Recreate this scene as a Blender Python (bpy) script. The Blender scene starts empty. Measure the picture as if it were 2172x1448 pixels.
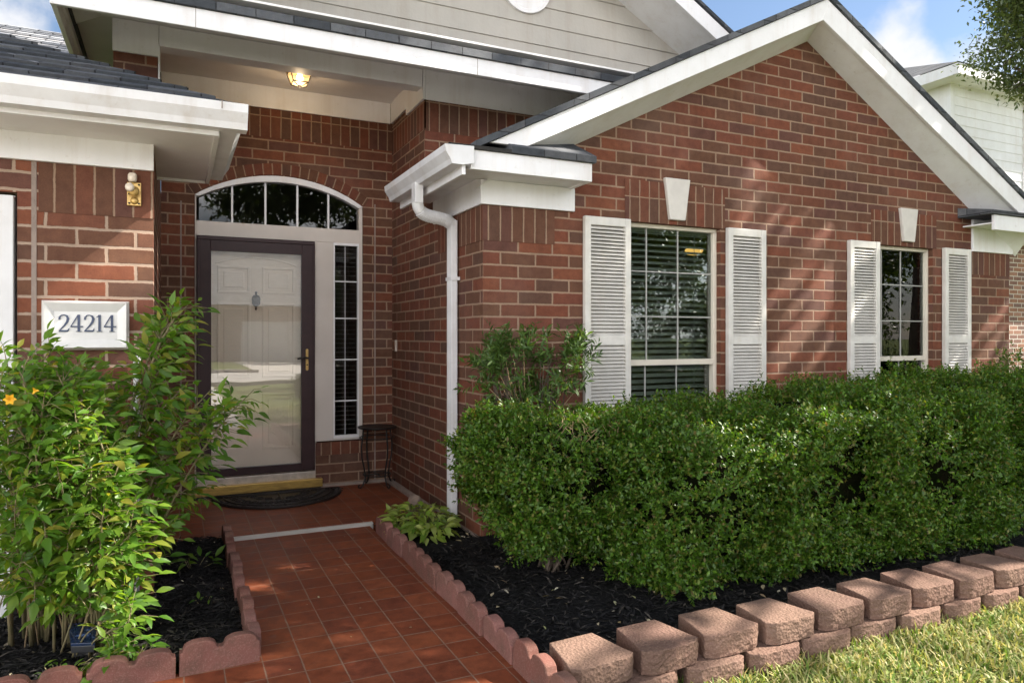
import bpy, math, random
import numpy as np
from mathutils import Vector, Matrix
R=math.radians
scene=bpy.context.scene
COL=scene.collection
rng=np.random.default_rng(7); random.seed(7)

# ------------------------------------------------------------------ camera, world, sun, exposure
YAW=25.27; FPX=1517.0; EYE=1.365; HORIZ=713.0
cd=bpy.data.cameras.new('camera'); cam=bpy.data.objects.new('camera',cd); COL.objects.link(cam)
cd.sensor_fit='HORIZONTAL'; cd.sensor_width=36; cd.lens=FPX/2172*36; cd.shift_y=-(724-HORIZ)/2172
cd.clip_start=.05; cd.clip_end=2000
cam.location=(0,0,EYE); cam.rotation_euler=(R(90),0,R(-YAW)); scene.camera=cam
SUN=Vector((.735,-.205,.655)).normalized()          # direction towards the sun
SUN_EL=math.asin(SUN.z); SUN_AZ=math.atan2(SUN.x,SUN.y)
w=bpy.data.worlds.new('World'); scene.world=w; w.use_nodes=True
nt=w.node_tree; nt.nodes.clear()
def WN(t,**k):
    n=nt.nodes.new(t)
    for a,b in k.items(): setattr(n,a,b)
    return n
sky=WN('ShaderNodeTexSky'); sky.sky_type='NISHITA'; sky.sun_disc=False
sky.sun_elevation=SUN_EL; sky.sun_rotation=SUN_AZ; sky.air_density=1.0; sky.dust_density=.6; sky.ozone_density=1.6
tc=WN('ShaderNodeTexCoord'); mp=WN('ShaderNodeMapping'); mp.inputs['Scale'].default_value=(1,1,2.1); mp.inputs['Location'].default_value=(.35,.1,.22)
cn=WN('ShaderNodeTexNoise'); cn.inputs['Scale'].default_value=2.6; cn.inputs['Detail'].default_value=7; cn.inputs['Roughness'].default_value=.55
cn2=WN('ShaderNodeTexNoise'); cn2.inputs['Scale'].default_value=9; cn2.inputs['Detail'].default_value=6; nt.links.new(tc.outputs['Generated'],cn2.inputs['Vector'])
cr=WN('ShaderNodeValToRGB'); cr.color_ramp.elements[0].position=.5; cr.color_ramp.elements[1].position=.66
mx=WN('ShaderNodeMix',data_type='RGBA')
# broken cloud: thin north, unseen bright mass added south west to light the front
sep=WN('ShaderNodeSeparateXYZ'); fill_bank=WN('ShaderNodeMapRange',interpolation_type='SMOOTHSTEP'); fill_bank.inputs[1].default_value=-.05; fill_bank.inputs[2].default_value=-.85
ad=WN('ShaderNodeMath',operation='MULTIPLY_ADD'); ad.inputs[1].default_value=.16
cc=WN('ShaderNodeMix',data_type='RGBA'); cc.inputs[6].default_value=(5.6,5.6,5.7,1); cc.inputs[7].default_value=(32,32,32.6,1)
bg=WN('ShaderNodeBackground'); bg.inputs['Strength'].default_value=.052
ow=WN('ShaderNodeOutputWorld')
L=nt.links.new
L(tc.outputs['Generated'],mp.inputs['Vector']); L(mp.outputs[0],cn.inputs['Vector']); L(tc.outputs['Generated'],sep.inputs[0]); sw=WN('ShaderNodeMath',operation='MULTIPLY_ADD'); sw.inputs[1].default_value=.55; L(sep.outputs[0],sw.inputs[0]); L(sep.outputs[1],sw.inputs[2]); L(sw.outputs[0],fill_bank.inputs[0])
L(fill_bank.outputs[0],ad.inputs[0]); L(cn.outputs['Fac'],ad.inputs[2]); L(ad.outputs[0],cr.inputs[0]); low=WN('ShaderNodeMapRange',interpolation_type='SMOOTHSTEP'); low.inputs[1].default_value=.70; low.inputs[2].default_value=.20; L(sep.outputs[2],low.inputs[0])
bl_=WN('ShaderNodeMath',operation='MULTIPLY'); L(fill_bank.outputs[0],bl_.inputs[0]); L(low.outputs[0],bl_.inputs[1]); L(bl_.outputs[0],cc.inputs[0]); L(cc.outputs[2],mx.inputs[7])
prev=cr.outputs[0]
for c_,r0,r1 in (((.784,.536,.300),.085,.015),((.80,.49,.345),.05,.0),((-.16,.93,.30),.09,.03)):   # small fair weather clouds over the roofs
    dv=WN('ShaderNodeVectorMath',operation='DISTANCE'); dv.inputs[1].default_value=Vector(c_).normalized(); L(tc.outputs['Generated'],dv.inputs[0])
    wv=WN('ShaderNodeMath',operation='MULTIPLY_ADD'); wv.inputs[1].default_value=-.30; L(cn2.outputs['Fac'],wv.inputs[0])
    of=WN('ShaderNodeMath',operation='ADD'); of.inputs[1].default_value=.15; L(dv.outputs['Value'],wv.inputs[2]); L(wv.outputs[0],of.inputs[0])
    mr_=WN('ShaderNodeMapRange',interpolation_type='SMOOTHSTEP'); mr_.inputs[1].default_value=r0; mr_.inputs[2].default_value=r1; L(of.outputs[0],mr_.inputs[0])
    mm_=WN('ShaderNodeMath',operation='MAXIMUM'); L(prev,mm_.inputs[0]); L(mr_.outputs[0],mm_.inputs[1]); prev=mm_.outputs[0]
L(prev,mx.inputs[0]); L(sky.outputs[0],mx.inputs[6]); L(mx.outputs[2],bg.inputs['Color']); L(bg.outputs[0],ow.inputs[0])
sd=bpy.data.lights.new('sun','SUN'); sd.energy=5.0; sd.angle=R(.42); sd.color=(1,.93,.82)
so=bpy.data.objects.new('sun',sd); COL.objects.link(so); so.location=SUN*40; so.rotation_euler=SUN.to_track_quat('Z','Y').to_euler()
scene.view_settings.view_transform='Standard'; scene.view_settings.look='None'; scene.view_settings.gamma=1
scene.view_settings.use_curve_mapping=False; scene.view_settings.exposure=1.82
scene.cycles.max_bounces=8; scene.cycles.transparent_max_bounces=24; scene.cycles.use_denoising=True

def at(px,py,Y):                                    # a pixel of the photograph -> the point at depth Y
    s,c=math.sin(R(YAW)),math.cos(R(YAW)); u=(px-1086)/FPX; t=Y/(c-u*s)
    return Vector((t*(s+u*c),Y,EYE+t*(HORIZ-py)/FPX))
def atz(px,py,z):
    s,c=math.sin(R(YAW)),math.cos(R(YAW)); u=(px-1086)/FPX; t=(z-EYE)*FPX/(HORIZ-py)
    return Vector((t*(s+u*c),t*(c-u*s),z))

def proj(p):
    s,c=math.sin(R(YAW)),math.cos(R(YAW)); d=p.x*s+p.y*c
    return (1086+FPX*(p.x*c-p.y*s)/d,HORIZ-FPX*(p.z-EYE)/d)
# ------------------------------------------------------------------ materials
class NT:
    def __init__(s,name):
        s.m=bpy.data.materials.new(name); s.m.use_nodes=True; s.t=s.m.node_tree; s.t.nodes.clear()
        s.out=s.n('ShaderNodeOutputMaterial')
    def n(s,t,**k):
        o=s.t.nodes.new(t)
        for a,b in k.items(): setattr(o,a,b)
        return o
    def l(s,a,b): s.t.links.new(a,b)
    def math(s,op,a,b=None,c=None):
        o=s.n('ShaderNodeMath',operation=op)
        for i,x in enumerate((a,b,c)):
            if x is None: continue
            if isinstance(x,(int,float)): o.inputs[i].default_value=x
            else: s.l(x,o.inputs[i])
        return o.outputs[0]
    def noise(s,vec,scale,detail=4,rough=.55):
        o=s.n('ShaderNodeTexNoise'); o.inputs['Scale'].default_value=scale; o.inputs['Detail'].default_value=detail; o.inputs['Roughness'].default_value=rough
        if vec is not None: s.l(vec,o.inputs['Vector'])
        return o
    def ramp(s,fac,stops,interp='LINEAR'):
        o=s.n('ShaderNodeValToRGB'); r=o.color_ramp; r.interpolation=interp
        while len(r.elements)<len(stops): r.elements.new(.5)
        for e,(p,c) in zip(r.elements,stops):
            e.position=p; e.color=(*c,1) if len(c)==3 else c
        s.l(fac,o.inputs[0]); return o.outputs[0]
    def mix(s,fac,a,b,blend='MIX'):
        o=s.n('ShaderNodeMix',data_type='RGBA',blend_type=blend)
        for i,x in ((0,fac),(6,a),(7,b)):
            if isinstance(x,(int,float)): o.inputs[i].default_value=x
            elif isinstance(x,tuple): o.inputs[i].default_value=(*x,1)
            else: s.l(x,o.inputs[i])
        return o.outputs[2]
    def bump(s,h,strength=.3,dist=.01):
        o=s.n('ShaderNodeBump'); o.inputs['Strength'].default_value=strength; o.inputs['Distance'].default_value=dist
        s.l(h,o.inputs['Height']); return o.outputs[0]
    def bsdf(s,col,rough=.6,normal=None,metal=0,spec=.5,**k):
        p=s.n('ShaderNodeBsdfPrincipled')
        for key,x in (('Base Color',col),('Roughness',rough),('Metallic',metal),('Specular IOR Level',spec)):
            if isinstance(x,(int,float)): p.inputs[key].default_value=x
            elif isinstance(x,tuple): p.inputs[key].default_value=(*x,1)
            else: s.l(x,p.inputs[key])
        if normal is not None: s.l(normal,p.inputs['Normal'])
        for a,b in k.items(): p.inputs[a.replace('_',' ')].default_value=b
        return p
    def done(s,p): s.l(p.outputs[0] if hasattr(p,'outputs') else p,s.out.inputs[0]); return s.m
def objco(t,uv=False): return t.n('ShaderNodeTexCoord').outputs['UV' if uv else 'Object']

def plain(name,c1,c2=None,rough=.5,scale=6,bs=60,bstr=.08,metal=0,spec=.5,stretch=None,streak=0):
    t=NT(name); co=objco(t); co0=co
    if stretch:
        m=t.n('ShaderNodeMapping'); m.inputs['Scale'].default_value=stretch; t.l(co,m.inputs[0]); co=m.outputs[0]
    c2=c2 or tuple(x*.82 for x in c1)
    col=t.mix(t.ramp(t.noise(co,scale,6,.6).outputs[0],[(.35,(0,0,0)),(.65,(1,1,1))]),c1,c2)
    if streak:
        gm=t.n('ShaderNodeMapping'); gm.inputs['Scale'].default_value=(9,9,.5); t.l(co0,gm.inputs[0]); gs=t.noise(gm.outputs[0],1,6,.7)
        col=t.mix(streak,col,t.ramp(gs.outputs[0],[(.32,(.40,.37,.33)),(.5,(.5,.5,.5)),(.7,(.53,.53,.53))]),'OVERLAY')
        sp=t.noise(co0,22,4,.7); col=t.mix(t.math('MULTIPLY',t.ramp(sp.outputs[0],[(.62,(0,0,0)),(.78,(1,1,1))]),streak*.5),col,(.42,.37,.30))
    nb=t.noise(co,bs,3)
    return t.done(t.bsdf(col,rough,t.bump(nb.outputs[0],bstr,.01),metal,spec))

def masonry(name,cols,mortar,w,h,j,shift=.5,du=0,dv=0,wob=.0035,rough=.85,bstr=.55,mott=.35,spec=.25,rough_var=0,wear=None,grime=False):
    t=NT(name); uv=objco(t,True)
    nz=t.noise(uv,9,3); v1=t.n('ShaderNodeVectorMath',operation='SUBTRACT'); t.l(nz.outputs['Color'],v1.inputs[0]); v1.inputs[1].default_value=(.5,.5,.5)
    v2=t.n('ShaderNodeVectorMath',operation='SCALE'); t.l(v1.outputs[0],v2.inputs[0]); v2.inputs['Scale'].default_value=wob*2
    v3=t.n('ShaderNodeVectorMath',operation='ADD'); t.l(uv,v3.inputs[0]); t.l(v2.outputs[0],v3.inputs[1])
    v4=t.n('ShaderNodeVectorMath',operation='ADD'); t.l(v3.outputs[0],v4.inputs[0]); v4.inputs[1].default_value=(du+100*w,dv+100*h,0)
    sp=t.n('ShaderNodeSeparateXYZ'); t.l(v4.outputs[0],sp.inputs[0])
    vr=t.math('DIVIDE',sp.outputs[1],h); row=t.math('FLOOR',vr); fv=t.math('MULTIPLY',t.math('FRACT',vr),h)
    ur=t.math('ADD',t.math('DIVIDE',sp.outputs[0],w),t.math('MULTIPLY',t.math('MODULO',row,2.0),shift))
    cl=t.math('FLOOR',ur); fu=t.math('MULTIPLY',t.math('FRACT',ur),w)
    du_=t.math('MINIMUM',fu,t.math('SUBTRACT',w,fu)); dv_=t.math('MINIMUM',fv,t.math('SUBTRACT',h,fv))
    d=t.math('MINIMUM',du_,dv_)
    d=t.math('ADD',d,t.math('MULTIPLY',t.math('SUBTRACT',t.noise(uv,70,3,.7).outputs[0],.5),.0065))
    d=t.math('ADD',d,t.math('MULTIPLY',t.math('SUBTRACT',t.noise(uv,6,2).outputs[0],.5),.0055))
    mr=t.n('ShaderNodeMapRange',interpolation_type='SMOOTHSTEP'); t.l(d,mr.inputs[0]); mr.inputs[1].default_value=j-.0022; mr.inputs[2].default_value=j+.0022
    mask=mr.outputs[0]
    cb=t.n('ShaderNodeCombineXYZ'); t.l(cl,cb.inputs[0]); t.l(row,cb.inputs[1])
    wn=t.n('ShaderNodeTexWhiteNoise',noise_dimensions='2D'); t.l(cb.outputs[0],wn.inputs['Vector'])
    n=len(cols); bc=t.ramp(wn.outputs['Value'],[(i/n,c) for i,c in enumerate(cols)],'CONSTANT')
    g1=t.noise(uv,14,5,.65); g2=t.noise(uv,120,3,.7)
    bc=t.mix(mott,bc,t.ramp(g1.outputs[0],[(.3,(.25,.2,.2)),(.5,(.5,.5,.5)),(.72,(.78,.74,.7))]),'OVERLAY')
    bc=t.mix(.35,bc,t.ramp(g2.outputs[0],[(.3,(.35,.35,.35)),(.7,(.65,.65,.65))]),'OVERLAY')
    mo=t.mix(t.noise(uv,5,5).outputs[0],mortar,tuple(x*.72 for x in mortar))
    col=t.mix(mask,mo,bc)
    if grime:
        gm=t.n('ShaderNodeMapping'); gm.inputs['Scale'].default_value=(5,.55,1); t.l(uv,gm.inputs[0]); gs=t.noise(gm.outputs[0],1,6,.65)
        col=t.mix(.55,col,t.ramp(gs.outputs[0],[(.3,(.36,.34,.33)),(.5,(.5,.5,.5)),(.75,(.60,.58,.56))]),'OVERLAY')
        lg=t.noise(uv,1.1,5,.6); col=t.mix(t.math('MULTIPLY',t.ramp(lg.outputs[0],[(.5,(0,0,0)),(.75,(1,1,1))]),.16),col,(.30,.22,.18))
    if wear:
        wv=t.ramp(t.noise(uv,3.1,6,.65).outputs[0],[(.5,(0,0,0)),(.72,(1,1,1))]); col=t.mix(t.math('MULTIPLY',wv,.35),col,wear)
    hgt=t.math('ADD',t.math('MULTIPLY',mask,1.0),t.math('MULTIPLY',g2.outputs[0],.35))
    hgt=t.math('ADD',hgt,t.math('MULTIPLY',wn.outputs['Value'],.25))
    ro=rough
    if rough_var: ro=t.math('ADD',rough,t.math('MULTIPLY',g1.outputs[0],rough_var))
    return t.done(t.bsdf(col,ro,t.bump(hgt,bstr,.006),0,spec))

BR=[(.190,.058,.032),(.160,.060,.036),(.118,.058,.036),(.150,.052,.030),(.098,.056,.040),(.215,.070,.036),(.135,.064,.040),(.112,.052,.042),(.172,.055,.034),(.125,.062,.036)]
BM=(.148,.059,.036)
BR=[tuple((x*.68+m_*.32)*.84 for x,m_ in zip(c,BM)) for c in BR]
MO=(.31,.205,.142)
BW,BH,BJ=.266,.0875,.0062
M={}
M['brick_gable']=masonry('brick gable',BR,MO,BW,BH,BJ,.5,0,-.010,grime=True)
M['brick_return']=masonry('brick return',BR,MO,BW,BH,BJ,.5,.066,-.010,grime=True)
M['brick_door']=masonry('brick entry',BR,MO,BW,BH,BJ,.5,.05,-.028,grime=True)
M['brick_pier']=masonry('brick pier',[tuple(min(1,x*1.12) for x in c) for c in BR],(.40,.29,.22),BW,BH,.0072,.5,.05,.012,wob=.006,grime=True)
SB=[BR[i] for i in (1,2,4,6,0,3,7)]
M['soldier']=masonry('soldier brick',SB,MO,.9,BH,.005,0,.3,.02)
M['rowlock']=masonry('rowlock brick',BR,MO,.6,.076,.005,0,.3,.0)
M['tile']=masonry('quarry tile',[(.185,.051,.023),(.165,.046,.022),(.21,.062,.029),(.155,.044,.023),(.192,.055,.024)],(.24,.15,.105),.1535,.166,.0028,0,-.342+.1535*10,-.245,wob=.0012,rough=.42,bstr=.18,mott=.6,spec=.14,rough_var=.25,wear=(.17,.055,.03))
M['nbrick']=masonry('neighbour brick',[(.26,.13,.09),(.2,.11,.09),(.3,.16,.12),(.17,.1,.085)],(.6,.55,.5),.26,.0875,.008)
M['shingle']=masonry('roof shingle',[(.06,.066,.076),(.085,.09,.10),(.045,.05,.058),(.11,.115,.125),(.07,.073,.08)],(.015,.015,.017),.24,.14,.003,.5,wob=.004,bstr=.3,mott=.5)
M['shingle_far']=masonry('pale grey shingle',[(.25,.26,.28),(.33,.34,.36),(.2,.21,.23),(.29,.29,.3)],(.05,.05,.055),.3,.14,.008,.5,bstr=.3)  # paler grey than the main shingle
M['white']=plain('white trim paint',(.78,.77,.785),(.71,.695,.70),.5,3,14,.12,streak=.9)
M['white_cool']=plain('white gutter paint',(.69,.685,.695),(.61,.60,.605),.4,5,9,.10,streak=.8)
M['siding']=plain('shade toned siding paint',(.41,.38,.34),(.37,.345,.31),.6,2,30,.15,streak=.4)  # beige paint darkened, with the oak's shade put into the colour
M['shutter']=plain('shutter paint',(.66,.63,.585),(.57,.545,.505),.45,8,60,.05,streak=.4)
M['soffit']=plain('soffit paint',(.80,.775,.77),(.72,.695,.69),.6,3,40,.08,streak=.3)
M['frame']=plain('door frame paint',(.60,.54,.49),(.55,.49,.44),.45,3,80,.04)
M['vinyl']=plain('window vinyl',(.66,.60,.50),(.6,.54,.45),.4,5,50,.03)
M['muntin']=plain('grille between panes',(.40,.39,.36),(.34,.33,.31),.5,6)
M['bronze']=plain('dark maroon door paint',(.040,.017,.019),(.03,.013,.015),.45,12,80,.04,0,.3)
M['door']=plain('cream front door',(.86,.74,.62),(.80,.69,.57),.4,3,50,.03)
M['iron']=plain('black wrought iron',(.012,.012,.013),(.02,.018,.016),.45,30,120,.2,.4)
M['brass']=plain('brass',(.62,.40,.13),(.45,.29,.10),.35,18,60,.05,.45)
M['gold']=plain('brass sill',(.55,.36,.10),(.35,.22,.07),.4,14,60,.08,.8,.5,(1,8,8))
M['alu']=plain('aluminium sill',(.55,.48,.42),(.4,.35,.3),.4,20,60,.05,.6)
M['pewter']=plain('pewter',(.035,.030,.027),(.02,.018,.016),.45,30,60,.1,.3)
M['rubber']=plain('black rubber mat',(.020,.013,.011),(.012,.009,.008),.6,20,120,.2)
M['concrete']=plain('concrete',(.46,.43,.40),(.36,.33,.30),.85,3,90,.25)
M['ledge']=plain('foundation concrete',(.30,.235,.20),(.22,.17,.145),.9,9,70,.5)
M['drive']=plain('pale driveway concrete',(.62,.58,.53),(.54,.50,.46),.85,1.2,40,.2)  # concrete tone raised to bounce more sunlight into the porch
M['asphalt']=plain('street concrete',(.50,.475,.45),(.43,.41,.385),.85,.8,40,.2)
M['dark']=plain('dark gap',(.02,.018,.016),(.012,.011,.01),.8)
M['room']=plain('room wall',(.30,.25,.2),(.26,.22,.18),.8,2)
M['blind']=plain('window blind',(.62,.60,.54),(.56,.54,.49),.5,3)
M['lime']=plain('white ceramic',(.62,.58,.53),(.55,.51,.47),.4,9,60,.03)
M['plaque']=plain('white plaque',(.74,.72,.70),(.66,.64,.62),.35,6,50,.05)
M['navy']=plain('navy numeral paint',(.035,.05,.10),(.05,.065,.12),.4,30)
M['bulb']=plain('unlit lamp bulb',(.72,.62,.52),(.66,.56,.46),.25,12)
M['solar']=plain('solar cell glass',(.018,.032,.075),(.012,.022,.055),.12,4,10,.0,0,.6)
M['blackplastic']=plain('black plastic',(.02,.02,.022),(.03,.03,.032),.4,20)
M['bark']=plain('bark',(.11,.085,.065),(.055,.042,.032),.9,14,40,.7,0,.2,(1,1,.25))
M['twig']=plain('green brown stem',(.22,.17,.09),(.13,.12,.05),.7,14,60,.3)
M['drytwig']=plain('dry twig',(.38,.27,.15),(.26,.18,.1),.8,14,60,.3)
M['core']=plain('shrub shade fill',(.006,.009,.003),(.010,.009,.005),.95,10,30,.5,0,0)  # shade inside the shrubs put into a near-black colour
M['stone']=plain('tan stone',(.30,.22,.17),(.2,.15,.12),.9,12,50,.6)

def edger_mat():
    t=NT('red concrete edging'); co=objco(t); oi=t.n('ShaderNodeObjectInfo')
    ad=t.n('ShaderNodeVectorMath',operation='ADD'); t.l(co,ad.inputs[0]); t.l(oi.outputs['Random'],ad.inputs[1])
    base=t.ramp(oi.outputs['Random'],[(0,(.20,.082,.062)),(.3,(.165,.070,.055)),(.55,(.235,.105,.088)),(.8,(.175,.078,.066)),(1,(.215,.108,.08))])
    n=t.noise(ad.outputs[0],9,7,.7); f=t.noise(ad.outputs[0],160,3,.7)
    c=t.mix(t.ramp(n.outputs[0],[(.42,(0,0,0)),(.7,(.8,.8,.8))]),base,(.11,.066,.048))
    c=t.mix(t.ramp(f.outputs[0],[(.5,(0,0,0)),(.75,(.5,.5,.5))]),c,(.34,.20,.165))
    return t.done(t.bsdf(c,.9,t.bump(t.math('ADD',f.outputs[0],t.math('MULTIPLY',n.outputs[0],.6)),.5,.004),0,.2))
M['edger']=edger_mat()
def block_mat():
    t=NT('tan retaining block'); co=objco(t); oi=t.n('ShaderNodeObjectInfo')
    ad=t.n('ShaderNodeVectorMath',operation='ADD'); t.l(co,ad.inputs[0]); t.l(oi.outputs['Random'],ad.inputs[1])
    base=t.ramp(oi.outputs['Random'],[(0,(.205,.125,.096)),(.35,(.165,.097,.077)),(.65,(.225,.142,.108)),(1,(.15,.09,.073))])
    n=t.noise(ad.outputs[0],7,6,.7); f=t.noise(ad.outputs[0],130,4,.75); g=t.n('ShaderNodeTexVoronoi'); g.inputs['Scale'].default_value=75; t.l(ad.outputs[0],g.inputs['Vector'])
    c=t.mix(t.ramp(n.outputs[0],[(.4,(0,0,0)),(.72,(.7,.7,.7))]),base,(.13,.085,.062))
    c=t.mix(t.ramp(f.outputs[0],[(.5,(0,0,0)),(.78,(.6,.6,.6))]),c,(.38,.26,.19))
    h=t.math('ADD',t.math('MULTIPLY',f.outputs[0],.7),t.math('MULTIPLY',g.outputs[0],.8))
    return t.done(t.bsdf(c,.92,t.bump(h,.8,.007),0,.12))
M['block']=block_mat()

def leafmat(name,cols,trans=.35,rough=.42,spec=.4,tcol=None):
    t=NT(name); g=t.n('ShaderNodeNewGeometry'); n=len(cols)
    c=t.ramp(g.outputs['Random Per Island'],[(i/(n-1),x) for i,x in enumerate(cols)])
    p=t.bsdf(c,rough,None,0,spec)
    tr=t.n('ShaderNodeBsdfTranslucent'); t.l(t.mix(1.0,c,tcol or (1.9,1.75,.6),'MULTIPLY'),tr.inputs[0])
    m=t.n('ShaderNodeMixShader'); m.inputs[0].default_value=trans; t.l(p.outputs[0],m.inputs[1]); t.l(tr.outputs[0],m.inputs[2])
    return t.done(m)
M['boxwood']=leafmat('boxwood leaf',[(.028,.068,.006),(.048,.112,.009),(.075,.165,.013),(.036,.085,.009),(.110,.215,.018),(.055,.13,.010),(.042,.095,.01),(.17,.22,.035),(.12,.085,.03)],.36)
M['esper']=leafmat('yellow bells leaf',[(.050,.125,.014),(.080,.18,.018),(.12,.235,.024),(.06,.14,.02),(.17,.27,.03),(.10,.2,.02),(.26,.24,.04)],.48,.42)
M['privet']=leafmat('long leaf shrub leaf',[(.04,.085,.016),(.055,.11,.02),(.085,.145,.028),(.045,.09,.02)],.3,.4,.4)
M['pothos']=leafmat('variegated leaf',[(.14,.25,.03),(.32,.40,.07),(.08,.17,.02),(.45,.50,.16),(.18,.30,.035)],.4,.35,.4)
M['oak']=leafmat('oak leaf',[(.032,.058,.014),(.05,.085,.018),(.075,.11,.025),(.04,.07,.02)],.28,.35,.6)
M['oak_lit']=leafmat('sunlit oak leaf',[(.06,.09,.03),(.085,.125,.04),(.12,.15,.05),(.07,.10,.035),(.14,.16,.04)],.4,.3,.7)  # lighter copy of the oak leaf, sunlight put into its colour
M['grass']=leafmat('lawn blade',[(.07,.14,.02),(.12,.20,.03),(.36,.32,.12),(.10,.17,.028),(.50,.42,.22),(.17,.24,.045),(.55,.48,.28),(.13,.2,.03)],.3,.6,.2,(1.5,1.4,.8))
M['chip']=leafmat('mulch chip',[(.008,.008,.009),(.014,.013,.014),(.022,.020,.020),(.010,.0095,.010),(.030,.028,.027),(.012,.011,.011),(.075,.065,.055)],0,.8,.2)
M['litter']=leafmat('dead leaf',[(.30,.22,.10),(.42,.36,.24),(.22,.14,.07),(.5,.46,.36),(.25,.26,.10)],.1,.6,.3,(1,1,1))
M['petal']=leafmat('yellow petal',[(.75,.38,.02),(.8,.45,.03)],.3,.5,.3,(1,1,1))

def mulch_mat():
    t=NT('black mulch'); co=objco(t); f=t.noise(co,60,6,.75)
    v=t.n('ShaderNodeMapping'); v.inputs['Scale'].default_value=(30,110,60); t.l(co,v.inputs[0]); k=t.n('ShaderNodeTexVoronoi'); k.inputs['Scale'].default_value=1; t.l(v.outputs[0],k.inputs['Vector'])
    c=t.ramp(f.outputs[0],[(.3,(.004,.004,.0045)),(.6,(.011,.0105,.011)),(.8,(.024,.022,.022))])
    return t.done(t.bsdf(c,.9,t.bump(t.math('ADD',f.outputs[0],k.outputs[0]),1,.02),0,.2))
M['mulch']=mulch_mat()
def lawn_mat():
    t=NT('lawn soil and thatch'); co=objco(t); a=t.noise(co,1.3,6,.6); b=t.noise(co,45,5,.7)
    c=t.ramp(a.outputs[0],[(.3,(.07,.11,.025)),(.55,(.12,.15,.04)),(.75,(.22,.2,.08))])
    c=t.mix(.6,c,t.ramp(b.outputs[0],[(.3,(.2,.2,.2)),(.7,(.8,.8,.75))]),'OVERLAY')
    return t.done(t.bsdf(c,.95,t.bump(b.outputs[0],.8,.03),0,.1))
M['lawn']=lawn_mat()
def glass_mat(name,ior=1.5,gain=1.7,tint=(.93,.95,.94),base=.0):
    t=NT(name); fr=t.n('ShaderNodeFresnel'); fr.inputs[0].default_value=ior
    k=t.math('MINIMUM',t.math('ADD',t.math('MULTIPLY',fr.outputs[0],gain),base),1.0)
    tr=t.n('ShaderNodeBsdfTransparent'); tr.inputs[0].default_value=(*tint,1); gl=t.n('ShaderNodeBsdfGlossy'); gl.inputs['Roughness'].default_value=0
    co=objco(t); wv=t.noise(co,1.2,2); t.l(t.bump(wv.outputs[0],.02,.05),gl.inputs['Normal'])
    m=t.n('ShaderNodeMixShader'); t.l(k,m.inputs[0]); t.l(tr.outputs[0],m.inputs[1]); t.l(gl.outputs[0],m.inputs[2])
    return t.done(m)
M['glass']=glass_mat('window glass',1.5,1.25,(.72,.77,.75)); M['darkglass']=glass_mat('tinted entry glass',1.5,.9,(.60,.60,.60)); M['stormglass']=glass_mat('storm door glass',1.5,2.0,(.97,.97,.96),.06)
def emit(name,c,s):
    t=NT(name); e=t.n('ShaderNodeEmission'); e.inputs[0].default_value=(*c,1); e.inputs[1].default_value=s; return t.done(e)
M['lampglow']=emit('lit lantern bulb',(1,.74,.42),14)
def lantern_glass():
    t=NT('frosted lantern glass'); p=t.bsdf((.85,.66,.4),.35,None,0,.5); p.inputs['Emission Color'].default_value=(1,.66,.32,1); p.inputs['Emission Strength'].default_value=.22
    tr=t.n('ShaderNodeBsdfTransparent'); m=t.n('ShaderNodeMixShader'); m.inputs[0].default_value=.4; t.l(p.outputs[0],m.inputs[1]); t.l(tr.outputs[0],m.inputs[2]); return t.done(m)
M['lanternglass']=lantern_glass()
M['roomlamp']=emit('lit ceiling lamp shade',(1,.55,.14),.6)

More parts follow.
